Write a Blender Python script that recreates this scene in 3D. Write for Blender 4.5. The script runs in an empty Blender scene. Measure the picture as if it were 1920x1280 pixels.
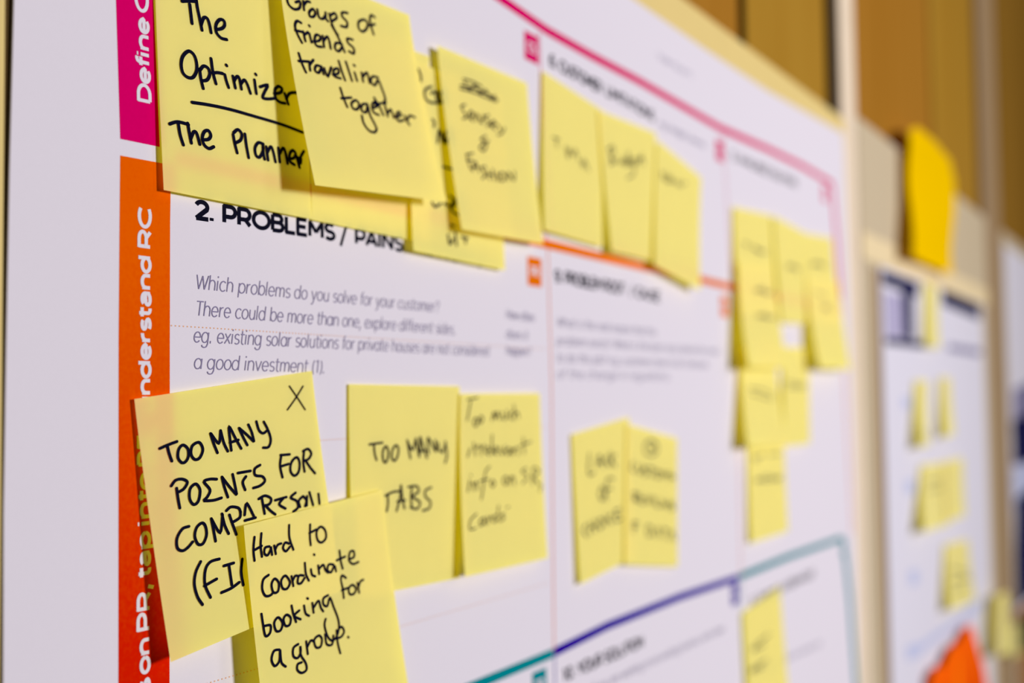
import bpy, bmesh, math, random
from mathutils import Vector, Matrix
random.seed(7)
scene = bpy.context.scene
COL = scene.collection
ZC = 1.48                     # camera height above the floor (m); the boards hang in the plane y = 0
CAM_DIST = 0.280              # camera's distance from that plane

# ------------------------------------------------------------------ camera
cam = bpy.data.cameras.new('camera')
cam.sensor_width = 36.0
cam.lens = 41.9966
cam.clip_start = 0.01
cam.dof.use_dof = True
cam.dof.focus_distance = 0.387
cam.dof.aperture_fstop = 5.4
cam.dof.aperture_blades = 0
cam_ob = bpy.data.objects.new('camera', cam)
COL.objects.link(cam_ob)
YAW, PITCH, ROLL = 0.523519, 0.047797, -0.012147
f0 = Vector((math.cos(YAW), math.sin(YAW), 0)); r0 = Vector((math.sin(YAW), -math.cos(YAW), 0)); u0 = Vector((0, 0, 1))
fwd = f0 * math.cos(PITCH) + u0 * math.sin(PITCH); up1 = u0 * math.cos(PITCH) - f0 * math.sin(PITCH)
right = r0 * math.cos(ROLL) + up1 * math.sin(ROLL); up2 = up1 * math.cos(ROLL) - r0 * math.sin(ROLL)
M = Matrix((right, up2, -fwd)).transposed().to_4x4()
M.translation = Vector((0, -CAM_DIST, ZC))
cam_ob.matrix_world = M
scene.camera = cam_ob

# ------------------------------------------------------------------ light and exposure
world = bpy.data.worlds.new('room_light'); scene.world = world
world.use_nodes = True
wb = world.node_tree.nodes['Background']
wb.inputs['Color'].default_value = (1.0, 0.86, 0.5, 1); wb.inputs['Strength'].default_value = 0.08

def area(name, loc, target, size, power, color):
    l = bpy.data.lights.new(name, 'AREA'); l.shape = 'DISK'; l.size = size; l.energy = power; l.color = color
    o = bpy.data.objects.new(name, l); COL.objects.link(o); o.location = loc
    d = Vector(target) - Vector(loc); o.rotation_euler = d.to_track_quat('-Z', 'Y').to_euler()
    return o
area('room_lamp', (0.95, -2.3, ZC + 0.28), (0.75, 0, ZC), 0.42, 66.0, (1.0, 0.97, 1.02))
area('far_lamp', (2.6, -2.4, ZC + 0.9), (2.2, 0, ZC), 0.9, 21.0, (1.0, 0.94, 0.9))

vs = scene.view_settings
vs.view_transform = 'Standard'; vs.look = 'None'; vs.gamma = 1.0; vs.exposure = 0.0; vs.use_curve_mapping = False
scene.cycles.use_denoising = True
scene.cycles.max_bounces = 10
scene.cycles.transmission_bounces = 8

# ------------------------------------------------------------------ materials
def srgb(r, g, b):
    f = lambda c: c / 12.92 if c <= .04045 else ((c + .055) / 1.055) ** 2.4
    return (f(r / 255) * .73, f(g / 255) * .73, f(b / 255) * .73, 1)
def mat(name, col, rough=.75, spec=.2, noise=None, scale=300, amount=.06):
    m = bpy.data.materials.new(name); m.use_nodes = True
    nt = m.node_tree; b = nt.nodes['Principled BSDF']
    b.inputs['Base Color'].default_value = col; b.inputs['Roughness'].default_value = rough
    b.inputs['Specular IOR Level'].default_value = spec
    tc = nt.nodes.new('ShaderNodeTexCoord'); nz = nt.nodes.new('ShaderNodeTexNoise'); nz.inputs['Scale'].default_value = scale
    nz.inputs['Detail'].default_value = 4
    mx = nt.nodes.new('ShaderNodeMix'); mx.data_type = 'RGBA'
    d = 1 - amount
    mx.inputs['A'].default_value = (col[0] * d, col[1] * d, col[2] * d, 1)
    c2 = noise or (min(1, col[0] * (1 + amount)), min(1, col[1] * (1 + amount)), min(1, col[2] * (1 + amount)), 1)
    mx.inputs['B'].default_value = c2
    nt.links.new(tc.outputs['Object'], nz.inputs['Vector']); nt.links.new(nz.outputs['Fac'], mx.inputs['Factor'])
    nt.links.new(mx.outputs['Result'], b.inputs['Base Color'])
    return m
def note_mat(name, front, through, scale=60):
    # thin dyed paper: most light scatters back, some passes through and comes out deep yellow
    m = bpy.data.materials.new(name); m.use_nodes = True
    nt = m.node_tree; nt.nodes.clear()
    out = nt.nodes.new('ShaderNodeOutputMaterial'); add = nt.nodes.new('ShaderNodeAddShader')
    df = nt.nodes.new('ShaderNodeBsdfDiffuse'); tr = nt.nodes.new('ShaderNodeBsdfTranslucent')
    tr.inputs['Color'].default_value = through
    tc = nt.nodes.new('ShaderNodeTexCoord'); nz = nt.nodes.new('ShaderNodeTexNoise'); nz.inputs['Scale'].default_value = scale; nz.inputs['Detail'].default_value = 5
    mx = nt.nodes.new('ShaderNodeMix'); mx.data_type = 'RGBA'
    mx.inputs['A'].default_value = tuple(c * .97 for c in front[:3]) + (1,)
    mx.inputs['B'].default_value = tuple(min(1, c * 1.03) for c in front[:3]) + (1,)
    L = nt.links.new
    L(tc.outputs['Object'], nz.inputs['Vector']); L(nz.outputs['Fac'], mx.inputs['Factor']); L(mx.outputs['Result'], df.inputs['Color'])
    L(df.outputs[0], add.inputs[0]); L(tr.outputs[0], add.inputs[1]); L(add.outputs[0], out.inputs['Surface'])
    return m
def wood_mat(name, a, b, stretch=(9, 9, .8)):
    m = bpy.data.materials.new(name); m.use_nodes = True
    nt = m.node_tree; bs = nt.nodes['Principled BSDF']; bs.inputs['Roughness'].default_value = .9; bs.inputs['Specular IOR Level'].default_value = .03
    tc = nt.nodes.new('ShaderNodeTexCoord'); mp = nt.nodes.new('ShaderNodeMapping'); mp.inputs['Scale'].default_value = stretch
    nz = nt.nodes.new('ShaderNodeTexNoise'); nz.inputs['Scale'].default_value = 2.2; nz.inputs['Detail'].default_value = 6; nz.inputs['Distortion'].default_value = .6
    rp = nt.nodes.new('ShaderNodeValToRGB'); rp.color_ramp.elements[0].color = a; rp.color_ramp.elements[1].color = b
    rp.color_ramp.elements[0].position = .3; rp.color_ramp.elements[1].position = .72
    L = nt.links.new
    L(tc.outputs['Object'], mp.inputs['Vector']); L(mp.outputs['Vector'], nz.inputs['Vector']); L(nz.outputs['Fac'], rp.inputs['Fac']); L(rp.outputs['Color'], bs.inputs['Base Color'])
    return m
def print_gradient(name, top, bottom, z0, z1):
    # the side bar is printed running from orange to red-orange, with mottled toner
    m = bpy.data.materials.new(name); m.use_nodes = True
    nt = m.node_tree; bs = nt.nodes['Principled BSDF']; bs.inputs['Roughness'].default_value = .9; bs.inputs['Specular IOR Level'].default_value = 0
    tc = nt.nodes.new('ShaderNodeTexCoord'); sp = nt.nodes.new('ShaderNodeSeparateXYZ'); mr = nt.nodes.new('ShaderNodeMapRange')
    mr.inputs['From Min'].default_value = z0; mr.inputs['From Max'].default_value = z1
    nz = nt.nodes.new('ShaderNodeTexNoise'); nz.inputs['Scale'].default_value = 700; nz.inputs['Detail'].default_value = 3
    ad = nt.nodes.new('ShaderNodeMath'); ad.operation = 'MULTIPLY_ADD'; ad.inputs[1].default_value = .5; ad.inputs[2].default_value = -.25
    ad2 = nt.nodes.new('ShaderNodeMath'); ad2.operation = 'ADD'; ad2.use_clamp = True
    mx = nt.nodes.new('ShaderNodeMix'); mx.data_type = 'RGBA'; mx.inputs['A'].default_value = top; mx.inputs['B'].default_value = bottom
    L = nt.links.new
    L(tc.outputs['Object'], sp.inputs[0]); L(sp.outputs['Z'], mr.inputs['Value']); L(tc.outputs['Object'], nz.inputs['Vector']); L(nz.outputs['Fac'], ad.inputs[0])
    L(mr.outputs['Result'], ad2.inputs[0]); L(ad.outputs[0], ad2.inputs[1]); L(ad2.outputs[0], mx.inputs['Factor']); L(mx.outputs['Result'], bs.inputs['Base Color'])
    return m
PAPER = mat('poster_paper', (.542, .512, .560, 1), .9, .0, scale=900, amount=.015)
PAPER_B = mat('second_poster_paper', (.515, .502, .565, 1), .9, .0, scale=900, amount=.015)
NOTE = note_mat('yellow_note_paper', (.412, .402, .155, 1), (.57, .48, .0, 1))
NOTE_FAR = note_mat('dull_yellow_note_paper', (.475, .445, .18, 1), (.42, .35, .0, 1))
CARD_M = note_mat('bright_yellow_card', (.60, .38, .0, 1), (.2, .11, .0, 1))
ORANGE_M = note_mat('orange_paper', (.66, .085, .002, 1), (.16, .02, .0, 1))
INK = mat('marker_ink', srgb(15, 16, 36), .9, .0)
COLS = {
 'ink': mat('print_black', srgb(18, 18, 34), .9, .0), 'grey': mat('print_grey', srgb(136, 128, 158), .9, .0), 'white': PAPER,
 'pink': mat('print_pink', srgb(212, 0, 98), .9, .0, scale=900), 'orange': mat('print_orange', srgb(226, 112, 0), .9, .0),
 'purple': mat('print_purple', srgb(36, 0, 146), .9, .0), 'teal': mat('print_teal', srgb(0, 130, 138), .9, .0),
 'navy': mat('print_navy', srgb(30, 30, 72), .9, .0), 'lavender': mat('print_lavender', srgb(176, 170, 200), .9, .0), 'slate': mat('print_slate', srgb(128, 124, 156), .9, .0),
 'pale_orange': mat('print_pale_orange', srgb(236, 176, 130), .9, .0), 'pale_blue': mat('print_pale_blue', srgb(190, 196, 226), .9, .0), 'tan': mat('print_tan', srgb(158, 110, 60), .9, .0), 'dark_brown': mat('print_dark_brown', srgb(40, 28, 16), .9, .0)}
BAR_ORANGE = print_gradient('print_orange_bar', srgb(230, 94, 0), srgb(208, 26, 0), ZC + .05, ZC - .075)
FRAME_M = mat('cream_frame_paint', srgb(224, 200, 130), .8, .05, scale=40)
POST_M = mat('cream_post_paint', srgb(230, 212, 186), .8, .05, scale=40)
PANEL_M = mat('greige_felt', srgb(198, 182, 152), .95, .05, scale=600, amount=.1)
POST2_M = mat('taupe_post_paint', srgb(160, 134, 100), .8, .05, scale=40)
BOARD_M = mat('fibreboard_gap_shade', srgb(92, 70, 36), .9, .1, scale=500, amount=.15)  # dark brown paints in the shadow gap beside the poster's left edge
RAIL_M = mat('cream_rail_paint', srgb(232, 212, 168), .8, .05, scale=40)
WOOD_M = wood_mat('wood_veneer', srgb(158, 116, 34), srgb(168, 128, 44))
WOOD_B = wood_mat('wood_veneer_orange', srgb(156, 106, 30), srgb(164, 114, 38))
WOOD_D = wood_mat('wood_veneer_dark', srgb(128, 92, 26), srgb(150, 110, 40))
GAP_M = mat('dark_gap', srgb(62, 54, 20), .9, .05)
FLOOR_M = mat('grey_carpet', srgb(120, 112, 104), .95, .05, scale=300, amount=.2)

# ------------------------------------------------------------------ helpers
def W(x, h, z):                       # millimetres in the board plane, h in front of it -> metres
    return (x / 1000.0, -h / 1000.0, ZC + z / 1000.0)
def link(name, me, m, parent=None, loc=None):
    o = bpy.data.objects.new(name, me); COL.objects.link(o)
    if m is not None and not me.materials: me.materials.append(m)
    if loc is not None:
        o.location = loc
    if parent is not None:
        o.parent = parent
        if loc is None: o.location = tuple(-c for c in parent.location)   # vertices are given in world metres
    return o
def mesh(name, verts, faces, m, parent=None, origin=None, smooth=False):
    me = bpy.data.meshes.new(name)
    if origin is not None: verts = [(v[0] - origin[0], v[1] - origin[1], v[2] - origin[2]) for v in verts]
    me.from_pydata(verts, [], faces); me.update()
    if smooth:
        for p in me.polygons: p.use_smooth = True
    return link(name, me, m, parent, origin)
def tag(o, label, cat, group=None):
    o['label'] = label; o['category'] = cat
    if group: o['group'] = group
    return o
def slab(name, x0, x1, z0, z1, h0, h1, m, parent=None, bev=.6, origin=None):
    # bevelled board, h0 = back, h1 = front (mm)
    bm = bmesh.new()
    bmesh.ops.create_cube(bm, size=1)
    for v in bm.verts:
        v.co = Vector(W(x0 if v.co.x < 0 else x1, h1 if v.co.y < 0 else h0, z0 if v.co.z < 0 else z1))
    if bev:
        bmesh.ops.bevel(bm, geom=bm.edges[:], offset=bev / 1000, segments=2, profile=.5, affect='EDGES')
    if origin is not None:
        for v in bm.verts: v.co -= Vector(origin)
    me = bpy.data.meshes.new(name); bm.to_mesh(me); bm.free()
    return link(name, me, m, parent, origin)
def extrude_poly(name, pts, h0, h1, m, parent=None, origin=None):
    n = len(pts)
    v = [W(p[0], h1, p[1]) for p in pts] + [W(p[0], h0, p[1]) for p in pts]
    area2 = sum(pts[i][0] * pts[(i + 1) % n][1] - pts[(i + 1) % n][0] * pts[i][1] for i in range(n))
    idx = list(range(n)) if area2 > 0 else list(range(n))[::-1]
    f = [idx] + [[idx[(k + 1) % n], idx[k], idx[k] + n, idx[(k + 1) % n] + n] for k in range(n)] + [[i + n for i in idx[::-1]]]
    return mesh(name, v, f, m, parent, origin)
def ribbon(pts, w, vs, fs, cap=True, kx=1.0):
    """flat pen stroke of width w around a 2-D polyline; round ends when cap"""
    n = len(pts)
    if n < 2: return
    start = len(vs); pts = [(p[0] / kx, p[1]) for p in pts]
    L, Rr = [], []
    for i in range(n):
        a = pts[max(i - 1, 0)]; b = pts[min(i + 1, n - 1)]
        dx, dy = b[0] - a[0], b[1] - a[1]; l = math.hypot(dx, dy) or 1e-9
        nx, ny = -dy / l, dx / l
        k = 1.0
        if 0 < i < n - 1:
            ax, ay = pts[i][0] - a[0], pts[i][1] - a[1]; la = math.hypot(ax, ay) or 1e-9
            k = min(1.35, 1 / max(.5, abs((-ay / la) * nx + (ax / la) * ny)))
        L.append((pts[i][0] + nx * w / 2 * k, pts[i][1] + ny * w / 2 * k)); Rr.append((pts[i][0] - nx * w / 2 * k, pts[i][1] - ny * w / 2 * k))
    b0 = len(vs); vs += L + Rr
    for i in range(n - 1): fs.append([b0 + i, b0 + n + i, b0 + n + i + 1, b0 + i + 1])
    if cap:
        for c, d in ((pts[0], pts[1]), (pts[-1], pts[-2])):
            a0 = math.atan2(c[1] - d[1], c[0] - d[0]) - math.pi / 2
            k0 = len(vs); vs.append(c)
            for j in range(7): vs.append((c[0] + w / 2 * math.cos(a0 + math.pi * j / 6), c[1] + w / 2 * math.sin(a0 + math.pi * j / 6)))
            for j in range(6): fs.append([k0, k0 + 1 + j, k0 + 2 + j])
    for i in range(start, len(vs)): vs[i] = (vs[i][0] * kx, vs[i][1])
def smooth_line(p, n=5):
    if len(p) < 3: 
        return [(p[0][0] + (p[-1][0] - p[0][0]) * i / 6, p[0][1] + (p[-1][1] - p[0][1]) * i / 6) for i in range(7)]
    closed = math.dist(p[0], p[-1]) < 1e-6
    out = []
    m = len(p)
    for i in range(m - 1):
        p0 = p[i - 1] if i > 0 else (p[-2] if closed else p[0]); p1 = p[i]; p2 = p[i + 1]
        p3 = p[i + 2] if i + 2 < m else (p[1] if closed else p[-1])
        for k in range(n):
            t = k / n; t2 = t * t; t3 = t2 * t
            out.append(tuple(.5 * ((2 * p1[a]) + (-p0[a] + p2[a]) * t + (2 * p0[a] - 5 * p1[a] + 4 * p2[a] - p3[a]) * t2 + (-p0[a] + 3 * p1[a] - 3 * p2[a] + p3[a]) * t3) for a in (0, 1)))
    out.append(p[-1])
    return out

# ------------------------------------------------------------------ printed lettering: a monoline geometric alphabet
def A(cx, cy, rx, ry, a0, a1, n=12):
    return [(cx + rx * math.cos(math.radians(a0 + (a1 - a0) * i / n)), cy + ry * math.sin(math.radians(a0 + (a1 - a0) * i / n))) for i in range(n + 1)]
X = .72          # x-height, capitals are 1 high
def bowl(cx): return A(cx, X / 2, .32, X / 2, 0, 360, 20)
GL = {   # letter: (advance, strokes)
 'A': (.86, [[(0, 0), (.39, 1), (.78, 0)], [(.13, .3), (.65, .3)]]),
 'B': (.78, [[(.06, 0), (.06, 1)], [(.06, 1), (.38, 1)] + A(.4, .76, .22, .24, 90, -90) + [(.06, .52)], [(.06, .52), (.42, .52)] + A(.44, .26, .24, .26, 90, -90) + [(.06, 0)]]),
 'C': (.82, [A(.48, .5, .46, .5, 48, 312, 22)]),
 'D': (.88, [[(.06, 0), (.06, 1), (.35, 1)] + A(.37, .5, .43, .5, 90, -90, 16) + [(.06, 0)]]),
 'E': (.72, [[(.62, 1), (.06, 1), (.06, 0), (.64, 0)], [(.06, .52), (.56, .52)]]),
 'F': (.70, [[(.62, 1), (.06, 1), (.06, 0)], [(.06, .5), (.56, .5)]]),
 'H': (.88, [[(.06, 0), (.06, 1)], [(.76, 0), (.76, 1)], [(.06, .5), (.76, .5)]]),
 'I': (.26, [[(.08, 0), (.08, 1)]]),
 'L': (.66, [[(.06, 1), (.06, 0), (.6, 0)]]),
 'M': (1.0, [[(.06, 0), (.06, 1), (.47, .3), (.88, 1), (.88, 0)]]),
 'N': (.90, [[(.06, 0), (.06, 1), (.76, 0), (.76, 1)]]),
 'O': (1.04, [A(.49, .5, .46, .5, 90, 450, 28)]),
 'P': (.76, [[(.06, 0), (.06, 1), (.38, 1)] + A(.4, .68, .27, .32, 90, -90) + [(.06, .36)]]),
 'R': (.80, [[(.06, 0), (.06, 1), (.38, 1)] + A(.4, .68, .27, .32, 90, -90) + [(.06, .36)], [(.42, .36), (.68, 0)]]),
 'S': (.70, [A(.34, .75, .27, .25, 35, 265, 14) + A(.34, .25, .3, .25, 90, -145, 14)]),
 'T': (.70, [[(0, 1), (.66, 1)], [(.33, 1), (.33, 0)]]),
 'U': (.88, [[(.06, 1), (.06, .36)] + A(.41, .36, .35, .36, 180, 360, 14) + [(.76, 1)]]),
 'V': (.82, [[(0, 1), (.38, 0), (.76, 1)]]),
 'W': (1.18, [[(0, 1), (.3, 0), (.57, .95), (.84, 0), (1.14, 1)]]),
 'Y': (.76, [[(0, 1), (.36, .42), (.72, 1)], [(.36, .42), (.36, 0)]]),
 'a': (.74, [bowl(.32), [(.64, X), (.64, 0)]]),
 '@': (.7, [[(.08, .58)] + A(.3, .46, .26, .26, 130, 0, 10) + [(.56, 0)], [(.56, .42), (.26, .42)] + A(.26, .21, .23, .21, 90, 270, 10) + [(.4, .02), (.56, .14)]]),
 'b': (.78, [[(.06, 1.06), (.06, 0)], bowl(.38)]),
 'c': (.64, [A(.34, X / 2, .32, X / 2, 45, 315, 16)]),
 'd': (.78, [bowl(.32), [(.64, 1.06), (.64, 0)]]),
 'e': (.72, [[(.02, .36), (.64, .36)] + A(.33, X / 2, .31, X / 2, 0, 320, 18)]),
 'f': (.42, [[(.4, 1.05), (.3, 1.06), (.2, 1.0), (.16, .88), (.16, 0)], [(.0, X), (.4, X)]]),
 'g': (.78, [bowl(.32), [(.64, X), (.64, -.05)] + A(.33, -.06, .31, .22, 0, -150, 10)]),
 'h': (.74, [[(.06, 1.06), (.06, 0)], [(.06, .42)] + A(.34, .42, .28, .3, 180, 0, 12) + [(.62, 0)]]),
 'i': (.24, [[(.06, X), (.06, 0)], [(.06, .93), (.06, 1.05)]]),
 'j': (.24, [[(.1, X), (.1, -.2), (-.06, -.26)], [(.1, .93), (.1, 1.05)]]),
 'k': (.68, [[(.06, 1.06), (.06, 0)], [(.56, X), (.06, .26)], [(.24, .42), (.6, 0)]]),
 'l': (.24, [[(.06, 1.06), (.06, 0)]]),
 'm': (1.1, [[(.06, X), (.06, 0)], [(.06, .44)] + A(.29, .44, .23, .28, 180, 0, 10) + [(.52, 0)], [(.52, .44)] + A(.75, .44, .23, .28, 180, 0, 10) + [(.98, 0)]]),
 'n': (.74, [[(.06, X), (.06, 0)], [(.06, .42)] + A(.34, .42, .28, .3, 180, 0, 12) + [(.62, 0)]]),
 'o': (.72, [bowl(.33)]),
 'p': (.78, [[(.06, X), (.06, -.27)], bowl(.38)]),
 'q': (.78, [bowl(.32), [(.64, X), (.64, -.27)]]),
 'r': (.46, [[(.06, X), (.06, 0)], [(.06, .4)] + A(.36, .4, .3, .3, 180, 85, 8)]),
 's': (.58, [A(.28, .54, .22, .18, 30, 265, 10) + A(.28, .18, .24, .18, 90, -145, 10)]),
 't': (.46, [[(.16, .98), (.16, .2)] + A(.34, .18, .18, .18, 180, 285, 8), [(0, X), (.42, X)]]),
 'u': (.74, [[(.06, X), (.06, .3)] + A(.33, .3, .27, .3, 180, 360, 12) + [(.6, X)], [(.6, X), (.6, 0)]]),
 'v': (.66, [[(0, X), (.3, 0), (.6, X)]]),
 'w': (.96, [[(0, X), (.23, 0), (.45, .68), (.67, 0), (.9, X)]]),
 'x': (.64, [[(0, X), (.56, 0)], [(.56, X), (0, 0)]]),
 'y': (.66, [[(0, X), (.31, 0)], [(.6, X), (.24, -.18), (.14, -.26), (.0, -.25)]]),
 'z': (.6, [[(0, X), (.52, X), (0, 0), (.54, 0)]]),
 '0': (.8, [A(.36, .5, .34, .5, 90, 450, 22)]), '1': (.44, [[(.0, .86), (.22, 1), (.22, 0)]]),
 '2': (.72, [A(.33, .7, .29, .3, 160, -25, 12) + [(.04, 0), (.66, 0)]]),
 '5': (.72, [[(.58, 1), (.12, 1), (.08, .56)] + A(.3, .32, .31, .32, 110, -145, 14)]),
 '6': (.76, [A(.36, .32, .31, .32, 0, 360, 18), [(.05, .32)] + A(.42, .5, .37, .5, 190, 60, 10)]),
 '8': (.76, [A(.36, .76, .25, .24, 90, 450, 16), A(.36, .27, .31, .27, 90, 450, 18)]),
 '9': (.76, [A(.36, .68, .31, .32, 0, 360, 18), [(.67, .68)] + A(.3, .5, .37, .5, 10, -120, 10)]),
 '.': (.26, [[(.06, -.05), (.06, .13)]]), ',': (.26, [[(.1, .12), (.02, -.2)]]), ':': (.26, [[(.06, -.04), (.06, .1)], [(.06, .5), (.06, .64)]]),
 '/': (.5, [[(0, -.14), (.4, 1.1)]]), '?': (.62, [A(.28, .74, .24, .26, 160, -60, 12) + [(.28, .42), (.28, .28)], [(.28, -.04), (.28, .1)]]),
 '(': (.34, [A(.46, .42, .42, .72, 130, 230, 8)]), ')': (.34, [A(-.2, .42, .42, .72, 50, -50, 8)]), '+': (.7, [[(.04, .4), (.6, .4)], [(.32, .12), (.32, .68)]]),
 '&': (.8, [[(.7, 0), (.16, .7), (.2, .95), (.4, .95), (.42, .74), (.08, .4), (.06, .12), (.3, 0), (.56, .1), (.68, .4)]]),
 ' ': (.36, [])}
def split_corners(strokes):
    """cut a glyph's strokes at sharp corners, so that every limb keeps its full width right into the corner"""
    out = []
    for k in strokes:
        cur = [k[0]]
        for i in range(1, len(k)):
            cur.append(k[i])
            if i < len(k) - 1:
                ax, ay = k[i][0] - k[i - 1][0], k[i][1] - k[i - 1][1]; bx, by = k[i + 1][0] - k[i][0], k[i + 1][1] - k[i][1]
                la, lb = math.hypot(ax, ay), math.hypot(bx, by)
                if la > 1e-6 and lb > 1e-6 and (ax * bx + ay * by) / (la * lb) < .55:
                    e = .055
                    acute = (ax * bx + ay * by) / (la * lb) < -.3
                    if not acute: cur[-1] = (k[i][0] + ax / la * e, k[i][1] + ay / la * e)
                    out.append(cur)
                    cur = [k[i] if acute else (k[i][0] - bx / lb * e, k[i][1] - by / lb * e)]
        out.append(cur)
    return out
def letters(s, p0, p1, cap, wt, shear=0):
    """strokes of a printed line of text from baseline start p0 to end p1 (mm) -> vertices, faces in the plane"""
    adv = sum(GL[c][0] + .06 for c in s) - .16
    dx, dy = p1[0] - p0[0], p1[1] - p0[1]; ln = math.hypot(dx, dy); ux, uy = dx / ln, dy / ln
    sx = ln / adv
    vs, fs, x, lift = [], [], 0.0, []
    half = wt / cap / 2
    for c in s:
        a, st = GL[c]
        st = split_corners(st)
        for k in st:
            q = []
            for (gx, gy) in k:
                gy2 = gy * (1 - 2 * half) + half if -.19 < gy else gy      # keep the outline inside the cap height
                lx = (x + gx) * sx + shear * gy2 * cap; ly = gy2 * cap
                q.append((p0[0] + ux * lx - uy * ly, p0[1] + uy * lx + ux * ly))
            # mitred, butt-ended stroke, lengthened a touch so corners close
            k0 = len(vs); ribbon(q, wt, vs, fs, cap=False, kx=1.2); m_ = len(q)
            lift += [.012 * (i % m_) / m_ + .014 * st.index(k) for i in range(len(vs) - k0)]
        x += a + .06
    return [(v[0], v[1], l) for v, l in zip(vs, lift)], fs
def flat(name, vs, fs, h, m, parent):
    return mesh(name, [W(v[0], h + (v[2] if len(v) > 2 else 0), v[1]) for v in vs], fs, m, parent)

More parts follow.
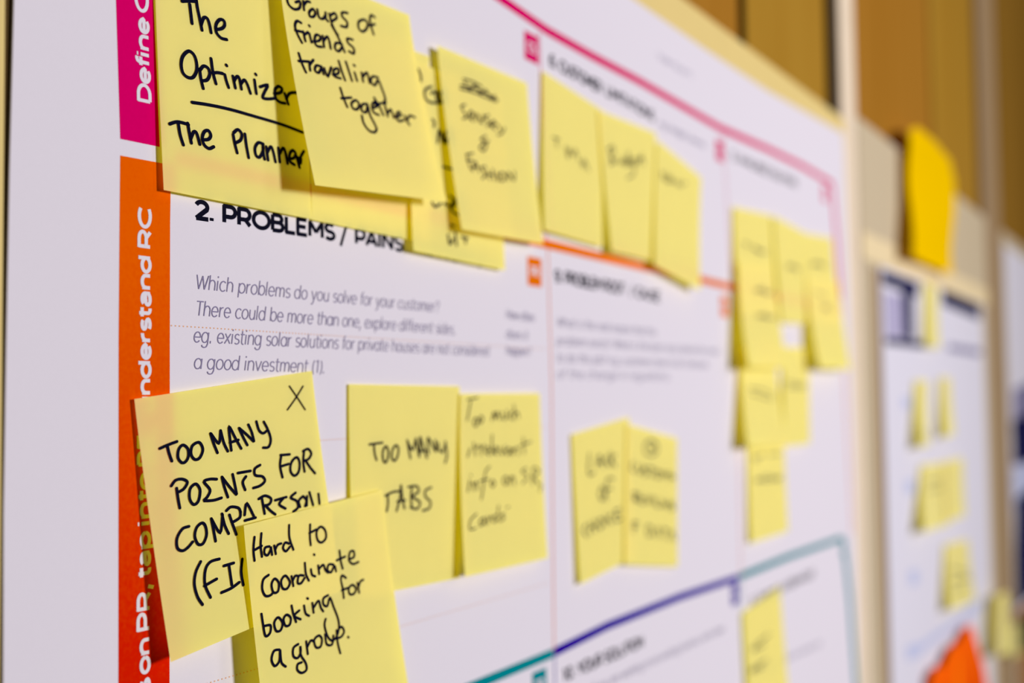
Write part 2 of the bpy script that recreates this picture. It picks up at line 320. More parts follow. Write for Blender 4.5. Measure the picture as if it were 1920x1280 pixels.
NOTES = {
 'optimizer': dict(corner=[[262.89,-0.5,142.57],[333.86,-0.6,142.41],[338.12,-1.4,66.05],[265.85,-2.0,66.19]], curl=1.5, pen=1.15, ink=[[1.0,0.1573,0.1834,0.2055,0.1694,0.2475,0.1606],[1.0,0.2047,0.1833,0.2092,0.2207,0.2142,0.2625],[1.0,0.2465,0.1483,0.2527,0.1866,0.2644,0.2293,0.2759,0.2757],[1.0,0.2712,0.2562,0.2903,0.2199,0.3134,0.2169,0.3272,0.2423,0.334,0.2724],[1.0,0.3672,0.2509,0.4055,0.2373,0.4261,0.2176,0.422,0.1987,0.3947,0.2009,0.3694,0.2288,0.3691,0.262,0.3985,0.28,0.4365,0.2779],[1.0,0.1861,0.3872,0.1502,0.4158,0.1366,0.4525,0.1441,0.4873,0.1733,0.5007,0.2065,0.4935,0.231,0.4598,0.2317,0.4227,0.2169,0.3948,0.1861,0.3872],[1.0,0.2499,0.4499,0.2564,0.4913,0.2675,0.5279],[1.0,0.2513,0.4542,0.2772,0.4301,0.3065,0.4345,0.3135,0.4589,0.2947,0.486,0.2628,0.4962],[1.0,0.3267,0.3868,0.335,0.4427,0.3517,0.4901],[1.0,0.3313,0.4481,0.3663,0.4388,0.3996,0.4356],[1.0,0.4127,0.4374,0.4223,0.4646,0.4347,0.489],[1.0,0.4254,0.3925,0.4288,0.3946],[1.0,0.4671,0.4327,0.4742,0.4595,0.4807,0.4817],[1.0,0.4728,0.4539,0.4952,0.4278,0.5111,0.4339,0.5216,0.478],[1.0,0.5195,0.4558,0.5449,0.4326,0.564,0.4477,0.5835,0.4844],[1.0,0.6163,0.4174,0.6251,0.4771],[1.0,0.6258,0.3888,0.6294,0.3911],[1.0,0.6541,0.4409,0.71,0.4207,0.6852,0.4575,0.6697,0.4862,0.7052,0.4852,0.7575,0.4722],[1.0,0.7562,0.4504,0.8014,0.4368,0.8149,0.4155,0.7886,0.4104,0.7624,0.4325,0.7646,0.469,0.793,0.4818,0.8328,0.4801],[1.0,0.8334,0.4334,0.8475,0.4586,0.8579,0.4796],[1.0,0.8444,0.4592,0.8721,0.4255,0.9293,0.4101],[1.0,0.1936,0.6026,0.3045,0.592,0.4351,0.5851,0.58,0.584,0.7901,0.5843,0.957,0.5929],[1.0,0.0513,0.7204,0.0998,0.7025,0.1642,0.7018],[1.0,0.1026,0.7081,0.1107,0.754,0.1273,0.7935],[1.0,0.1604,0.6974,0.1682,0.7382,0.1769,0.7772],[1.0,0.1749,0.7595,0.1951,0.7277,0.213,0.7302,0.2298,0.7737],[1.0,0.2464,0.7516,0.2856,0.743,0.3022,0.7229,0.2882,0.7053,0.2623,0.7145,0.2469,0.7441,0.2567,0.7709,0.287,0.7823,0.3177,0.7691],[1.0,0.4503,0.6938,0.4583,0.7306,0.4715,0.7702],[1.0,0.4546,0.6842,0.4846,0.6653,0.5088,0.6805,0.4994,0.7088,0.4621,0.7282],[1.0,0.5309,0.6766,0.5379,0.7289,0.5488,0.7789],[1.0,0.6574,0.6996,0.6225,0.6995,0.597,0.7279,0.602,0.7601,0.627,0.7639,0.6531,0.7306,0.6533,0.7033,0.6551,0.7424,0.6616,0.768],[1.0,0.6777,0.7083,0.6864,0.7676],[1.0,0.6854,0.7313,0.7107,0.7027,0.7266,0.7214,0.7404,0.7676],[1.0,0.7673,0.6993,0.772,0.7632],[1.0,0.7752,0.7226,0.8032,0.6933,0.8193,0.7154,0.8296,0.7609],[1.0,0.8426,0.7365,0.8785,0.7276,0.8955,0.706,0.8763,0.6923,0.8517,0.7101,0.8469,0.7451,0.8811,0.7585],[1.0,0.8981,0.7119,0.9102,0.7382,0.9202,0.7655],[1.0,0.9162,0.7404,0.9362,0.7089,0.9601,0.6822],[1.0,0.9097,0.7194,0.9281,0.7448,0.9352,0.7216]]),
 'behind_pl': dict(corner=[[337.1,-0.4,142.56],[417.08,-0.4,145.49],[411.75,-1.0,65.18],[338.61,-1.0,65.95]], curl=1.5, pen=1.1, ink=[]),
 'list': dict(corner=[[399.75,-1.2,140.68],[471.89,-1.2,140.23],[474.95,-2.6,59.17],[398.79,-4.0,60.51]], curl=1.5, pen=1.0, ink=[[1.1,0.105,0.0382,0.1274,0.0615,0.1318,0.093],[1.1,0.2402,0.1015,0.174,0.1308,0.1695,0.1728,0.2223,0.1891,0.3457,0.1674],[1.1,0.2316,0.1388,0.2743,0.123,0.2894,0.1593],[1.1,0.296,0.1114,0.3433,0.1593],[1.1,0.3387,0.1098,0.2999,0.1751],[1.1,0.2412,0.2757,0.2598,0.29,0.2529,0.3127],[1.1,0.284,0.3925,0.3083,0.3203,0.3443,0.3747,0.3797,0.3144],[1.1,0.3329,0.3337,0.3868,0.378],[1.1,0.3579,0.3831,0.3959,0.3512],[1.1,0.3343,0.5126,0.4271,0.5105],[1.1,0.2046,0.7226,0.233,0.7411,0.2929,0.7171],[1.1,0.4006,0.6588,0.4555,0.6884,0.4014,0.732,0.4715,0.7527],[1.1,0.4501,0.6675,0.3954,0.7184],[1.1,0.3324,0.7115,0.3745,0.7142],[1.1,0.3939,0.8155,0.4294,0.8181],[1.1,0.3574,0.8737,0.3698,0.9221,0.4126,0.8899],[1.1,0.4365,0.8496,0.4441,0.9206],[1.1,0.5042,0.8687,0.5693,0.8667],[1.1,0.5454,0.8688,0.5457,0.8957]]),
 'groups': dict(corner=[[315.54,-5.0,153.16],[396.84,-4.2,157.17],[410.32,-13.0,81.34],[324.64,-14.0,75.29]], curl=1.5, pen=1.1, ink=[[1.0,0.036,0.1392,0.0396,0.1743,0.0717,0.1896,0.1074,0.1799,0.1222,0.1606,0.1213,0.1425,0.093,0.1542],[1.0,0.1472,0.1351,0.1441,0.1767],[1.0,0.1468,0.1547,0.1715,0.1316,0.1942,0.1286],[1.0,0.2096,0.157,0.1804,0.1774,0.1798,0.1973,0.2044,0.1941,0.2217,0.1739,0.2096,0.157],[1.0,0.2413,0.1519,0.2453,0.1859,0.271,0.1887,0.2944,0.1683],[1.0,0.2998,0.1526,0.2952,0.1819,0.3083,0.1915],[1.0,0.3266,0.1526,0.3344,0.195,0.349,0.2235,0.3677,0.243],[1.0,0.3287,0.1603,0.3681,0.1397,0.3773,0.1599,0.3323,0.1873],[1.0,0.4687,0.1149,0.428,0.1225,0.4235,0.1428,0.4542,0.1615,0.4439,0.1883,0.4033,0.1923],[1.0,0.592,0.1189,0.5486,0.14,0.5409,0.1725,0.5693,0.1833,0.6095,0.1559,0.6187,0.126,0.592,0.1189],[1.0,0.6879,0.0849,0.661,0.0805,0.644,0.1083,0.6484,0.1439,0.6572,0.1773],[1.0,0.6326,0.1388,0.6794,0.1216],[1.0,0.1099,0.2439,0.0828,0.2415,0.0637,0.2682,0.0718,0.3028,0.0938,0.3376],[1.0,0.0608,0.2888,0.1085,0.2856],[1.0,0.1154,0.2829,0.12,0.3247],[1.0,0.1175,0.2971,0.149,0.278],[1.0,0.157,0.2824,0.1622,0.322],[1.0,0.164,0.244,0.1671,0.2463],[1.0,0.1786,0.3148,0.2204,0.3017,0.233,0.2803,0.2037,0.2785,0.1847,0.3123,0.1975,0.3313,0.2305,0.3289],[1.0,0.2515,0.2732,0.2482,0.3252],[1.0,0.2538,0.2946,0.2845,0.2692,0.2949,0.289,0.2958,0.3236],[1.0,0.3869,0.2836,0.3455,0.2859,0.3286,0.3149,0.3531,0.3245,0.3866,0.2965],[1.0,0.3311,0.2053,0.3605,0.2445,0.3843,0.2861,0.3976,0.3187],[1.0,0.4768,0.2427,0.4379,0.2458,0.4366,0.2667,0.474,0.2849,0.4668,0.3124,0.4338,0.3087],[1.0,0.0593,0.3933,0.0697,0.4368,0.0867,0.4744],[1.0,0.0503,0.4303,0.1185,0.4194],[1.0,0.1222,0.4187,0.119,0.4599],[1.0,0.1223,0.4328,0.1545,0.405],[1.0,0.2039,0.4265,0.1686,0.4282,0.153,0.4535,0.1767,0.4602,0.2038,0.434,0.2098,0.4603],[1.0,0.2232,0.4303,0.2372,0.4653,0.2757,0.4159],[1.0,0.2788,0.4501,0.3207,0.436,0.3241,0.4131,0.2921,0.4255,0.287,0.4549,0.3309,0.4583],[1.0,0.3403,0.3736,0.3521,0.427,0.3629,0.4615],[1.0,0.3947,0.3668,0.4078,0.4198,0.4158,0.4546],[1.0,0.4485,0.409,0.4557,0.4474],[1.0,0.453,0.371,0.4582,0.3739],[1.0,0.5038,0.3986,0.5034,0.4427],[1.0,0.5087,0.4175,0.5469,0.3913,0.5533,0.4404],[1.0,0.6301,0.3998,0.5873,0.4023,0.5663,0.4314,0.5912,0.4456,0.6281,0.4136,0.6437,0.4465,0.6576,0.4981,0.6441,0.5205],[1.0,0.3154,0.507,0.3245,0.5488,0.3402,0.5936],[1.0,0.3085,0.5578,0.3848,0.5414],[1.0,0.4159,0.5492,0.3782,0.5702,0.382,0.5934,0.4113,0.594,0.4363,0.5674,0.4159,0.5492],[1.0,0.5007,0.5537,0.4617,0.5626,0.4461,0.5938,0.4769,0.5983,0.5025,0.5614,0.5049,0.6058,0.528,0.6487,0.5345,0.673,0.5108,0.6922,0.4715,0.6884,0.4422,0.6578,0.4398,0.6209],[1.0,0.5347,0.5695,0.5848,0.5482,0.5695,0.5307,0.5373,0.5545,0.5389,0.5887,0.5758,0.5964],[1.0,0.5668,0.5125,0.5974,0.5516,0.6132,0.5907],[1.0,0.5629,0.5451,0.6565,0.5219],[1.0,0.6419,0.5209,0.6488,0.5921],[1.0,0.6512,0.5782,0.6852,0.5526,0.6984,0.5914],[1.0,0.7167,0.5887,0.7642,0.5678,0.7502,0.5534,0.7191,0.5815,0.7333,0.604,0.7782,0.5919],[1.0,0.7943,0.5674,0.8039,0.5916,0.82,0.6101],[1.0,0.8063,0.5912,0.8392,0.5605,0.8818,0.5625]]),
 'fashion': dict(corner=[[418.77,-3.4,150.25],[497.29,-3.0,151.69],[505.36,-6.5,74.25],[427.91,-9.0,72.24]], curl=1.5, pen=0.95, ink=[[0.95,0.2382,0.132,0.3361,0.1268,0.4369,0.1352],[0.95,0.2017,0.1751,0.3879,0.1603,0.6106,0.1785],[0.95,0.1949,0.195,0.368,0.187,0.5927,0.1914],[0.95,0.2465,0.1474,0.2974,0.1783,0.3621,0.1427,0.4139,0.178,0.4796,0.1459,0.5331,0.1817,0.584,0.1563],[0.95,0.2266,0.2781,0.1814,0.2977,0.2064,0.3243,0.2308,0.3423,0.1857,0.3652],[0.95,0.2575,0.3511,0.3076,0.321,0.2857,0.3024,0.2547,0.3381,0.2934,0.3583],[0.95,0.3274,0.3501,0.3459,0.3066,0.3884,0.3546,0.4181,0.3012],[0.95,0.4838,0.2893,0.4364,0.3132,0.4797,0.3364,0.4467,0.3622],[0.95,0.4969,0.3551,0.5524,0.3269,0.5306,0.3136,0.4991,0.3455,0.5442,0.3642],[0.95,0.5771,0.3273,0.609,0.3532],[0.95,0.6604,0.335,0.6171,0.3739,0.566,0.3918],[0.95,0.424,0.4214,0.3631,0.4504,0.4221,0.4678,0.3758,0.5148,0.3366,0.498,0.4488,0.4451],[0.95,0.1725,0.563,0.1807,0.6027,0.1994,0.6411],[0.95,0.1715,0.5668,0.2488,0.5477],[0.95,0.1698,0.6006,0.2311,0.5879],[0.95,0.2141,0.6518,0.2622,0.5924,0.2922,0.6471],[0.95,0.2356,0.6263,0.2887,0.6211],[0.95,0.3729,0.6039,0.3238,0.6185,0.361,0.6491,0.3159,0.6818],[0.95,0.3856,0.6251,0.3967,0.6758],[0.95,0.4511,0.6099,0.4565,0.6726],[0.95,0.3944,0.65,0.4556,0.6402],[0.95,0.4982,0.6205,0.5044,0.6694],[0.95,0.5688,0.6108,0.5247,0.6403,0.5467,0.6655,0.5991,0.6366,0.5688,0.6108],[0.95,0.628,0.6502,0.6404,0.601,0.7027,0.6404,0.723,0.5849]]),
 'time': dict(corner=[[517.03,-0.9,162.6],[584.46,-0.9,156.85],[579.71,-2.5,80.71],[512.01,-3.6,82.26]], curl=1.4, pen=0.9, ink=[[0.8,0.1528,0.3867,0.2649,0.3797],[0.8,0.2055,0.3874,0.2216,0.4402],[0.8,0.3542,0.4045,0.3949,0.4695],[0.8,0.4071,0.472,0.4152,0.4041,0.4819,0.4424,0.5269,0.3908,0.5818,0.4574],[0.8,0.6322,0.4728,0.7101,0.4473,0.6718,0.4319,0.6322,0.4728,0.6832,0.4883],[0.8,0.7293,0.4589,0.7544,0.4965]]),
 'budget': dict(corner=[[578.57,-1.8,155.52],[657.87,-1.6,157.61],[643.6,-3.5,79.43],[584.71,-5.5,78.97]], curl=1.4, pen=0.95, ink=[[1.0,0.1356,0.2409,0.1541,0.361],[1.0,0.109,0.266,0.2019,0.2256,0.2152,0.2689,0.1431,0.3111,0.2326,0.3303,0.1187,0.3724],[1.0,0.3046,0.2935,0.3263,0.3375,0.3934,0.2835],[1.0,0.4546,0.2885,0.3967,0.3211,0.4514,0.3299,0.4791,0.2274,0.4935,0.3283],[1.0,0.5774,0.2614,0.5091,0.3028,0.5755,0.313,0.602,0.2579,0.5727,0.3798,0.4429,0.4266],[1.0,0.6582,0.2778,0.7366,0.2385,0.6655,0.2445,0.6796,0.2987],[1.0,0.7359,0.2033,0.7736,0.28]]),
 'noise': dict(corner=[[656.95,-2.6,153.45],[730.22,-2.2,142.04],[713.1,-6.5,66.76],[641.17,-6.5,76.19]], curl=1.6, pen=0.95, ink=[[1.0,0.1273,0.2803,0.1301,0.2197,0.2361,0.2735,0.2455,0.1965],[1.0,0.3096,0.2013,0.2743,0.2546,0.3523,0.2313,0.3096,0.2013],[1.0,0.4062,0.1997,0.434,0.2378],[1.0,0.5195,0.181,0.4649,0.2161,0.5476,0.2164],[1.0,0.5703,0.1892,0.6429,0.1563]]),
 'pluses': dict(corner=[[793.6,-1.2,131.38],[878.29,-1.2,136.17],[880.09,-3.0,60.01],[790.12,-5.0,55.81]], curl=1.5, pen=0.9, ink=[[1.1,0.2105,0.3171,0.3515,0.3353],[1.1,0.2996,0.3182,0.2933,0.3658],[1.1,0.4419,0.3435,0.6634,0.3719],[1.1,0.4773,0.3551,0.6229,0.3879,0.8189,0.3702]]),
 'pluses_low': dict(corner=[[791.94,-4.4,92.2],[871.13,-3.4,96.41],[894.06,-6.0,20.67],[781.45,-14.0,19.41]], curl=1.5, pen=0.9, ink=[[1.1,0.3992,0.2415,0.7644,0.2685],[1.1,0.4493,0.267,0.6209,0.2188,0.7618,0.2755,0.9006,0.2357],[1.1,0.3779,0.4897,0.673,0.5071,0.8793,0.4863],[1.1,0.403,0.5231,0.5696,0.476,0.7437,0.5256]]),
 'sol_mid': dict(corner=[[880.36,-2.2,136.35],[961.38,-2.2,132.62],[961.54,-3.0,58.32],[886.54,-5.0,55.4]], curl=1.5, pen=0.9, ink=[[1.1,0.3203,0.4323,0.7631,0.4306],[1.1,0.3596,0.4706,0.5674,0.4067,0.7583,0.4612]]),
 'sol_right': dict(corner=[[964.8,-1.2,132.65],[1049.97,-1.2,137.66],[1060.69,-4.0,62.14],[964.24,-4.0,59.28]], curl=1.5, pen=0.9, ink=[[1.1,0.1547,0.3352,0.6408,0.3263],[1.1,0.1958,0.3651,0.3983,0.3063,0.6325,0.3593]]),
 'sol_right_low': dict(corner=[[959.55,-3.6,95.61],[1058.65,-3.6,99.94],[1068.14,-10.0,21.94],[954.88,-14.0,21.46]], curl=1.5, pen=0.9, ink=[[1.1,0.2545,0.1497,0.5022,0.1861],[1.1,0.3845,0.2864,0.6285,0.34],[1.1,0.4059,0.349,0.606,0.2772]]),
 'minus_left': dict(corner=[[800.98,-1.5,34.18],[877.75,-1.5,34.58],[891.43,-5.0,-38.45],[784.49,-11.0,-34.81]], curl=1.4, pen=0.9, ink=[[1.0,0.1746,0.4166,0.4862,0.4247,0.7811,0.4774],[1.0,0.2175,0.4657,0.5039,0.4965,0.7665,0.5213]]),
 'minus_right': dict(corner=[[900.06,-1.2,37.31],[970.7,-1.2,38.65],[960.93,-3.0,-39.12],[887.43,-5.0,-38.29]], curl=1.4, pen=0.9, ink=[[1.0,0.1141,0.3511,0.483,0.3808,0.8728,0.3818],[1.0,0.1623,0.4089,0.8142,0.4186]]),
 'minus_low': dict(corner=[[813.94,-1.0,-31.62],[898.01,-1.0,-33.87],[897.02,-3.0,-103.06],[810.22,-3.0,-102.79]], curl=1.4, pen=0.9, ink=[[1.1,0.1072,0.171,0.2553,0.1613,0.4075,0.1513],[1.1,0.1417,0.2004,0.2533,0.1899],[1.1,0.5233,0.1546,0.8862,0.1496],[1.1,0.1641,0.3852,0.4989,0.4188,0.9008,0.3965],[1.1,0.1981,0.4155,0.5034,0.3749,0.8545,0.4398]]),
 'lack': dict(corner=[[543.39,-0.8,-18.78],[614.34,-0.8,-11.22],[613.25,-1.8,-89.46],[546.96,-2.6,-94.6]], curl=1.5, pen=1.0, ink=[[1.0,0.2667,0.1619,0.2393,0.2943,0.3364,0.3038],[1.0,0.3747,0.2681,0.4328,0.1935,0.4903,0.2843],[1.0,0.3957,0.2435,0.4813,0.2535],[1.0,0.5916,0.2167,0.5295,0.2435,0.5975,0.2899],[1.0,0.6361,0.2021,0.6383,0.2955],[1.0,0.7169,0.2315,0.6417,0.2541,0.7182,0.3111],[1.0,0.4581,0.4177,0.4018,0.4551,0.4484,0.5081,0.5078,0.4711,0.4581,0.4177],[1.0,0.527,0.5201,0.5526,0.3854,0.6743,0.3936],[1.0,0.5416,0.4485,0.6319,0.4525],[1.0,0.1521,0.6243,0.0972,0.6556,0.1536,0.7101],[1.0,0.2171,0.6216,0.2176,0.703],[1.0,0.2997,0.6169,0.3009,0.6989],[1.0,0.2163,0.6621,0.3015,0.6581],[1.0,0.4014,0.6243,0.3493,0.6569,0.4021,0.6975,0.4553,0.6604,0.4014,0.6243],[1.0,0.4994,0.617,0.5081,0.6919],[1.0,0.6075,0.6248,0.5497,0.6526,0.6152,0.6954],[1.0,0.6792,0.6128,0.6871,0.6883,0.8003,0.6922],[1.0,0.679,0.6156,0.7812,0.6164],[1.0,0.6807,0.6502,0.7649,0.654]]),
 'customer': dict(corner=[[609.12,-1.8,-14.97],[682.92,-1.4,-25.55],[678.5,-2.0,-102.43],[599.76,-3.4,-91.21]], curl=1.5, pen=1.0, ink=[[1.0,0.4484,0.0695,0.3332,0.1112,0.3355,0.1706,0.452,0.1845,0.5698,0.1482,0.5683,0.0875,0.4484,0.0695],[1.0,0.4107,0.1134,0.4901,0.1407,0.5284,0.0916],[1.0,0.1146,0.2597,0.0804,0.311,0.154,0.3339],[1.0,0.2009,0.2715,0.2277,0.3327,0.2822,0.3234,0.2958,0.273],[1.0,0.377,0.2759,0.3142,0.301,0.391,0.3244,0.3281,0.3492],[1.0,0.4077,0.2733,0.5196,0.2788],[1.0,0.4673,0.2802,0.4557,0.344],[1.0,0.5724,0.2844,0.5203,0.3239,0.5864,0.3438,0.6393,0.3042,0.5724,0.2844],[1.0,0.6799,0.3416,0.6875,0.2799,0.7476,0.3159,0.8024,0.2787,0.8163,0.3414],[1.0,0.872,0.2751,0.8803,0.3365],[1.0,0.858,0.3072,0.9423,0.311],[1.0,0.1297,0.4808,0.1411,0.5474],[1.0,0.1225,0.4813,0.2074,0.4851,0.1959,0.5101,0.1356,0.5189,0.2333,0.5465],[1.0,0.2565,0.4818,0.2702,0.5492,0.3447,0.5466],[1.0,0.2622,0.5156,0.3317,0.5141],[1.0,0.3688,0.4841,0.4077,0.5457,0.4579,0.4881],[1.0,0.4966,0.4906,0.51,0.5495],[1.0,0.5485,0.4922,0.562,0.5564,0.6276,0.5526],[1.0,0.6673,0.4947,0.6807,0.5545,0.7344,0.5158,0.7748,0.5593,0.816,0.4955],[1.0,0.9128,0.5049,0.8433,0.5297,0.9264,0.5455,0.8568,0.57],[1.0,0.1277,0.692,0.141,0.7678],[1.0,0.1277,0.6939,0.2239,0.697],[1.0,0.1355,0.7298,0.2002,0.7289],[1.0,0.3842,0.7091,0.3972,0.782,0.4855,0.7638,0.4726,0.72,0.3842,0.7091],[1.0,0.5367,0.7866,0.5884,0.7149,0.6457,0.7876],[1.0,0.6803,0.716,0.8008,0.7261],[1.0,0.7416,0.7235,0.733,0.7946],[1.0,0.8272,0.8015,0.8827,0.7278,0.9425,0.8027]]),
 'points': dict(corner=[[255.02,-1.2,1.24],[338.38,-0.9,10.94],[348.23,-6.0,-68.82],[264.97,-6.2,-78.51]], curl=1.35, pen=1.02, ink=[[0.62,0.8412,0.0508,0.8851,0.1094,0.9245,0.1659],[0.62,0.9282,0.0611,0.8723,0.1078,0.8117,0.1511],[1.0,0.0901,0.2017,0.1266,0.1953,0.1771,0.1889],[1.0,0.1275,0.1976,0.1318,0.2284,0.1401,0.2589],[1.0,0.2053,0.2072,0.1815,0.22,0.1723,0.2509,0.1875,0.2735,0.208,0.2729,0.2249,0.2548,0.2269,0.226,0.2053,0.2072],[1.0,0.2813,0.2089,0.2502,0.2193,0.2396,0.2493,0.2551,0.2727,0.2814,0.2709,0.3022,0.2439,0.2972,0.219,0.2813,0.2089],[1.0,0.3537,0.1849,0.3639,0.2271,0.3775,0.2669],[1.0,0.3563,0.1864,0.3912,0.2299,0.4097,0.1815],[1.0,0.4097,0.1815,0.4187,0.2333,0.4346,0.27],[1.0,0.4541,0.2699,0.4548,0.2226,0.4586,0.1735,0.4837,0.2216,0.5101,0.2715],[1.0,0.4522,0.2376,0.5005,0.2343],[1.0,0.5124,0.1871,0.5288,0.226,0.5471,0.2631],[1.0,0.5152,0.1887,0.5529,0.2213,0.5848,0.2534],[1.0,0.5677,0.1808,0.5815,0.2145,0.5881,0.2528],[1.0,0.6161,0.1744,0.6254,0.2127,0.6465,0.2291,0.6703,0.2224],[1.0,0.6596,0.1819,0.6788,0.2208,0.6876,0.2625,0.6693,0.2911,0.6373,0.2892],[1.0,0.1459,0.3662,0.1458,0.4053,0.1483,0.4439],[1.0,0.1216,0.3521,0.1466,0.3351,0.18,0.3372,0.2024,0.3536,0.1801,0.3756,0.147,0.3831],[1.0,0.2371,0.3682,0.2109,0.3832,0.2031,0.4197,0.2192,0.4452,0.2452,0.4363,0.2609,0.3995,0.2526,0.3755,0.2371,0.3682],[1.0,0.3548,0.3704,0.3185,0.3635,0.2877,0.3684,0.3124,0.4054,0.2936,0.4302,0.276,0.441,0.3245,0.4499,0.3668,0.4489],[1.0,0.3843,0.3695,0.3904,0.4089,0.4016,0.4527],[1.0,0.3847,0.3673,0.416,0.4111,0.4483,0.4511],[1.0,0.4442,0.3675,0.4486,0.4092,0.4516,0.4496],[1.0,0.4744,0.3676,0.5461,0.3719],[1.0,0.5163,0.3899,0.4941,0.4097,0.5018,0.4429],[1.0,0.6055,0.3578,0.5719,0.3681,0.5701,0.3943,0.6098,0.4074,0.621,0.4283,0.5911,0.4425,0.5496,0.4445],[1.0,0.7399,0.3376,0.7233,0.3812,0.7283,0.4331],[1.0,0.7348,0.3379,0.791,0.344],[1.0,0.7224,0.3856,0.7766,0.3837],[1.0,0.8317,0.364,0.7961,0.3795,0.7824,0.4152,0.8023,0.44,0.8332,0.4275,0.846,0.3884,0.8317,0.364],[1.0,0.884,0.3456,0.8702,0.3897,0.8702,0.4343],[1.0,0.8772,0.3444,0.9115,0.3406,0.9283,0.3639,0.9066,0.3841,0.8777,0.3874],[1.0,0.8849,0.3863,0.9103,0.4237,0.9355,0.4541],[1.0,0.3837,0.5047,0.4115,0.4953,0.4504,0.5079,0.4596,0.5276],[1.0,0.4796,0.543,0.5002,0.5001,0.5304,0.5608],[1.0,0.5898,0.4989,0.5934,0.5621],[1.0,0.5715,0.4951,0.6101,0.4894,0.6427,0.5086,0.629,0.5286,0.5966,0.5298],[1.0,0.6047,0.5292,0.629,0.5572,0.6548,0.5788],[1.0,0.6665,0.5204,0.7353,0.5206],[1.0,0.7157,0.5224,0.6869,0.5419,0.7201,0.5674],[1.0,0.7953,0.5139,0.7617,0.5283,0.7948,0.5503,0.7975,0.5791,0.766,0.5906],[1.0,0.8388,0.5381,0.8081,0.5525,0.8112,0.5796],[1.0,0.8388,0.5381,0.8571,0.5596,0.8436,0.5829],[1.0,0.8541,0.5828,0.864,0.5432],[1.0,0.8828,0.5291,0.8952,0.589],[1.0,0.9397,0.5477,0.9377,0.5919],[1.0,0.1802,0.5232,0.1465,0.5255,0.1143,0.5545,0.1096,0.5913,0.1321,0.6072,0.1596,0.6018,0.1879,0.586],[1.0,0.248,0.5247,0.2178,0.5365,0.2024,0.5673,0.2129,0.6005,0.2387,0.6045,0.2624,0.576,0.2632,0.5414,0.248,0.5247],[1.0,0.2988,0.5188,0.3018,0.5636,0.3044,0.6105],[1.0,0.3008,0.523,0.3343,0.583,0.36,0.5171],[1.0,0.358,0.5123,0.3638,0.5587,0.3786,0.5975],[1.0,0.3969,0.5251,0.407,0.5657,0.4194,0.6103],[1.0,0.4587,0.5246,0.4504,0.5478,0.407,0.558],[1.0,0.4767,0.5658,0.5385,0.5671],[1.0,0.2135,0.6705,0.1814,0.7045,0.1661,0.7478,0.1723,0.7979,0.1914,0.8349],[1.0,0.3105,0.6843,0.2624,0.684,0.2318,0.707,0.2183,0.7619,0.2367,0.8191],[1.0,0.2145,0.7672,0.2817,0.7576],[1.0,0.3288,0.717,0.3831,0.7189],[1.0,0.356,0.7207,0.3561,0.8019],[1.0,0.296,0.8163,0.3493,0.8136,0.3978,0.8022],[1.0,0.432,0.7148,0.4157,0.7657,0.4172,0.8184]]),
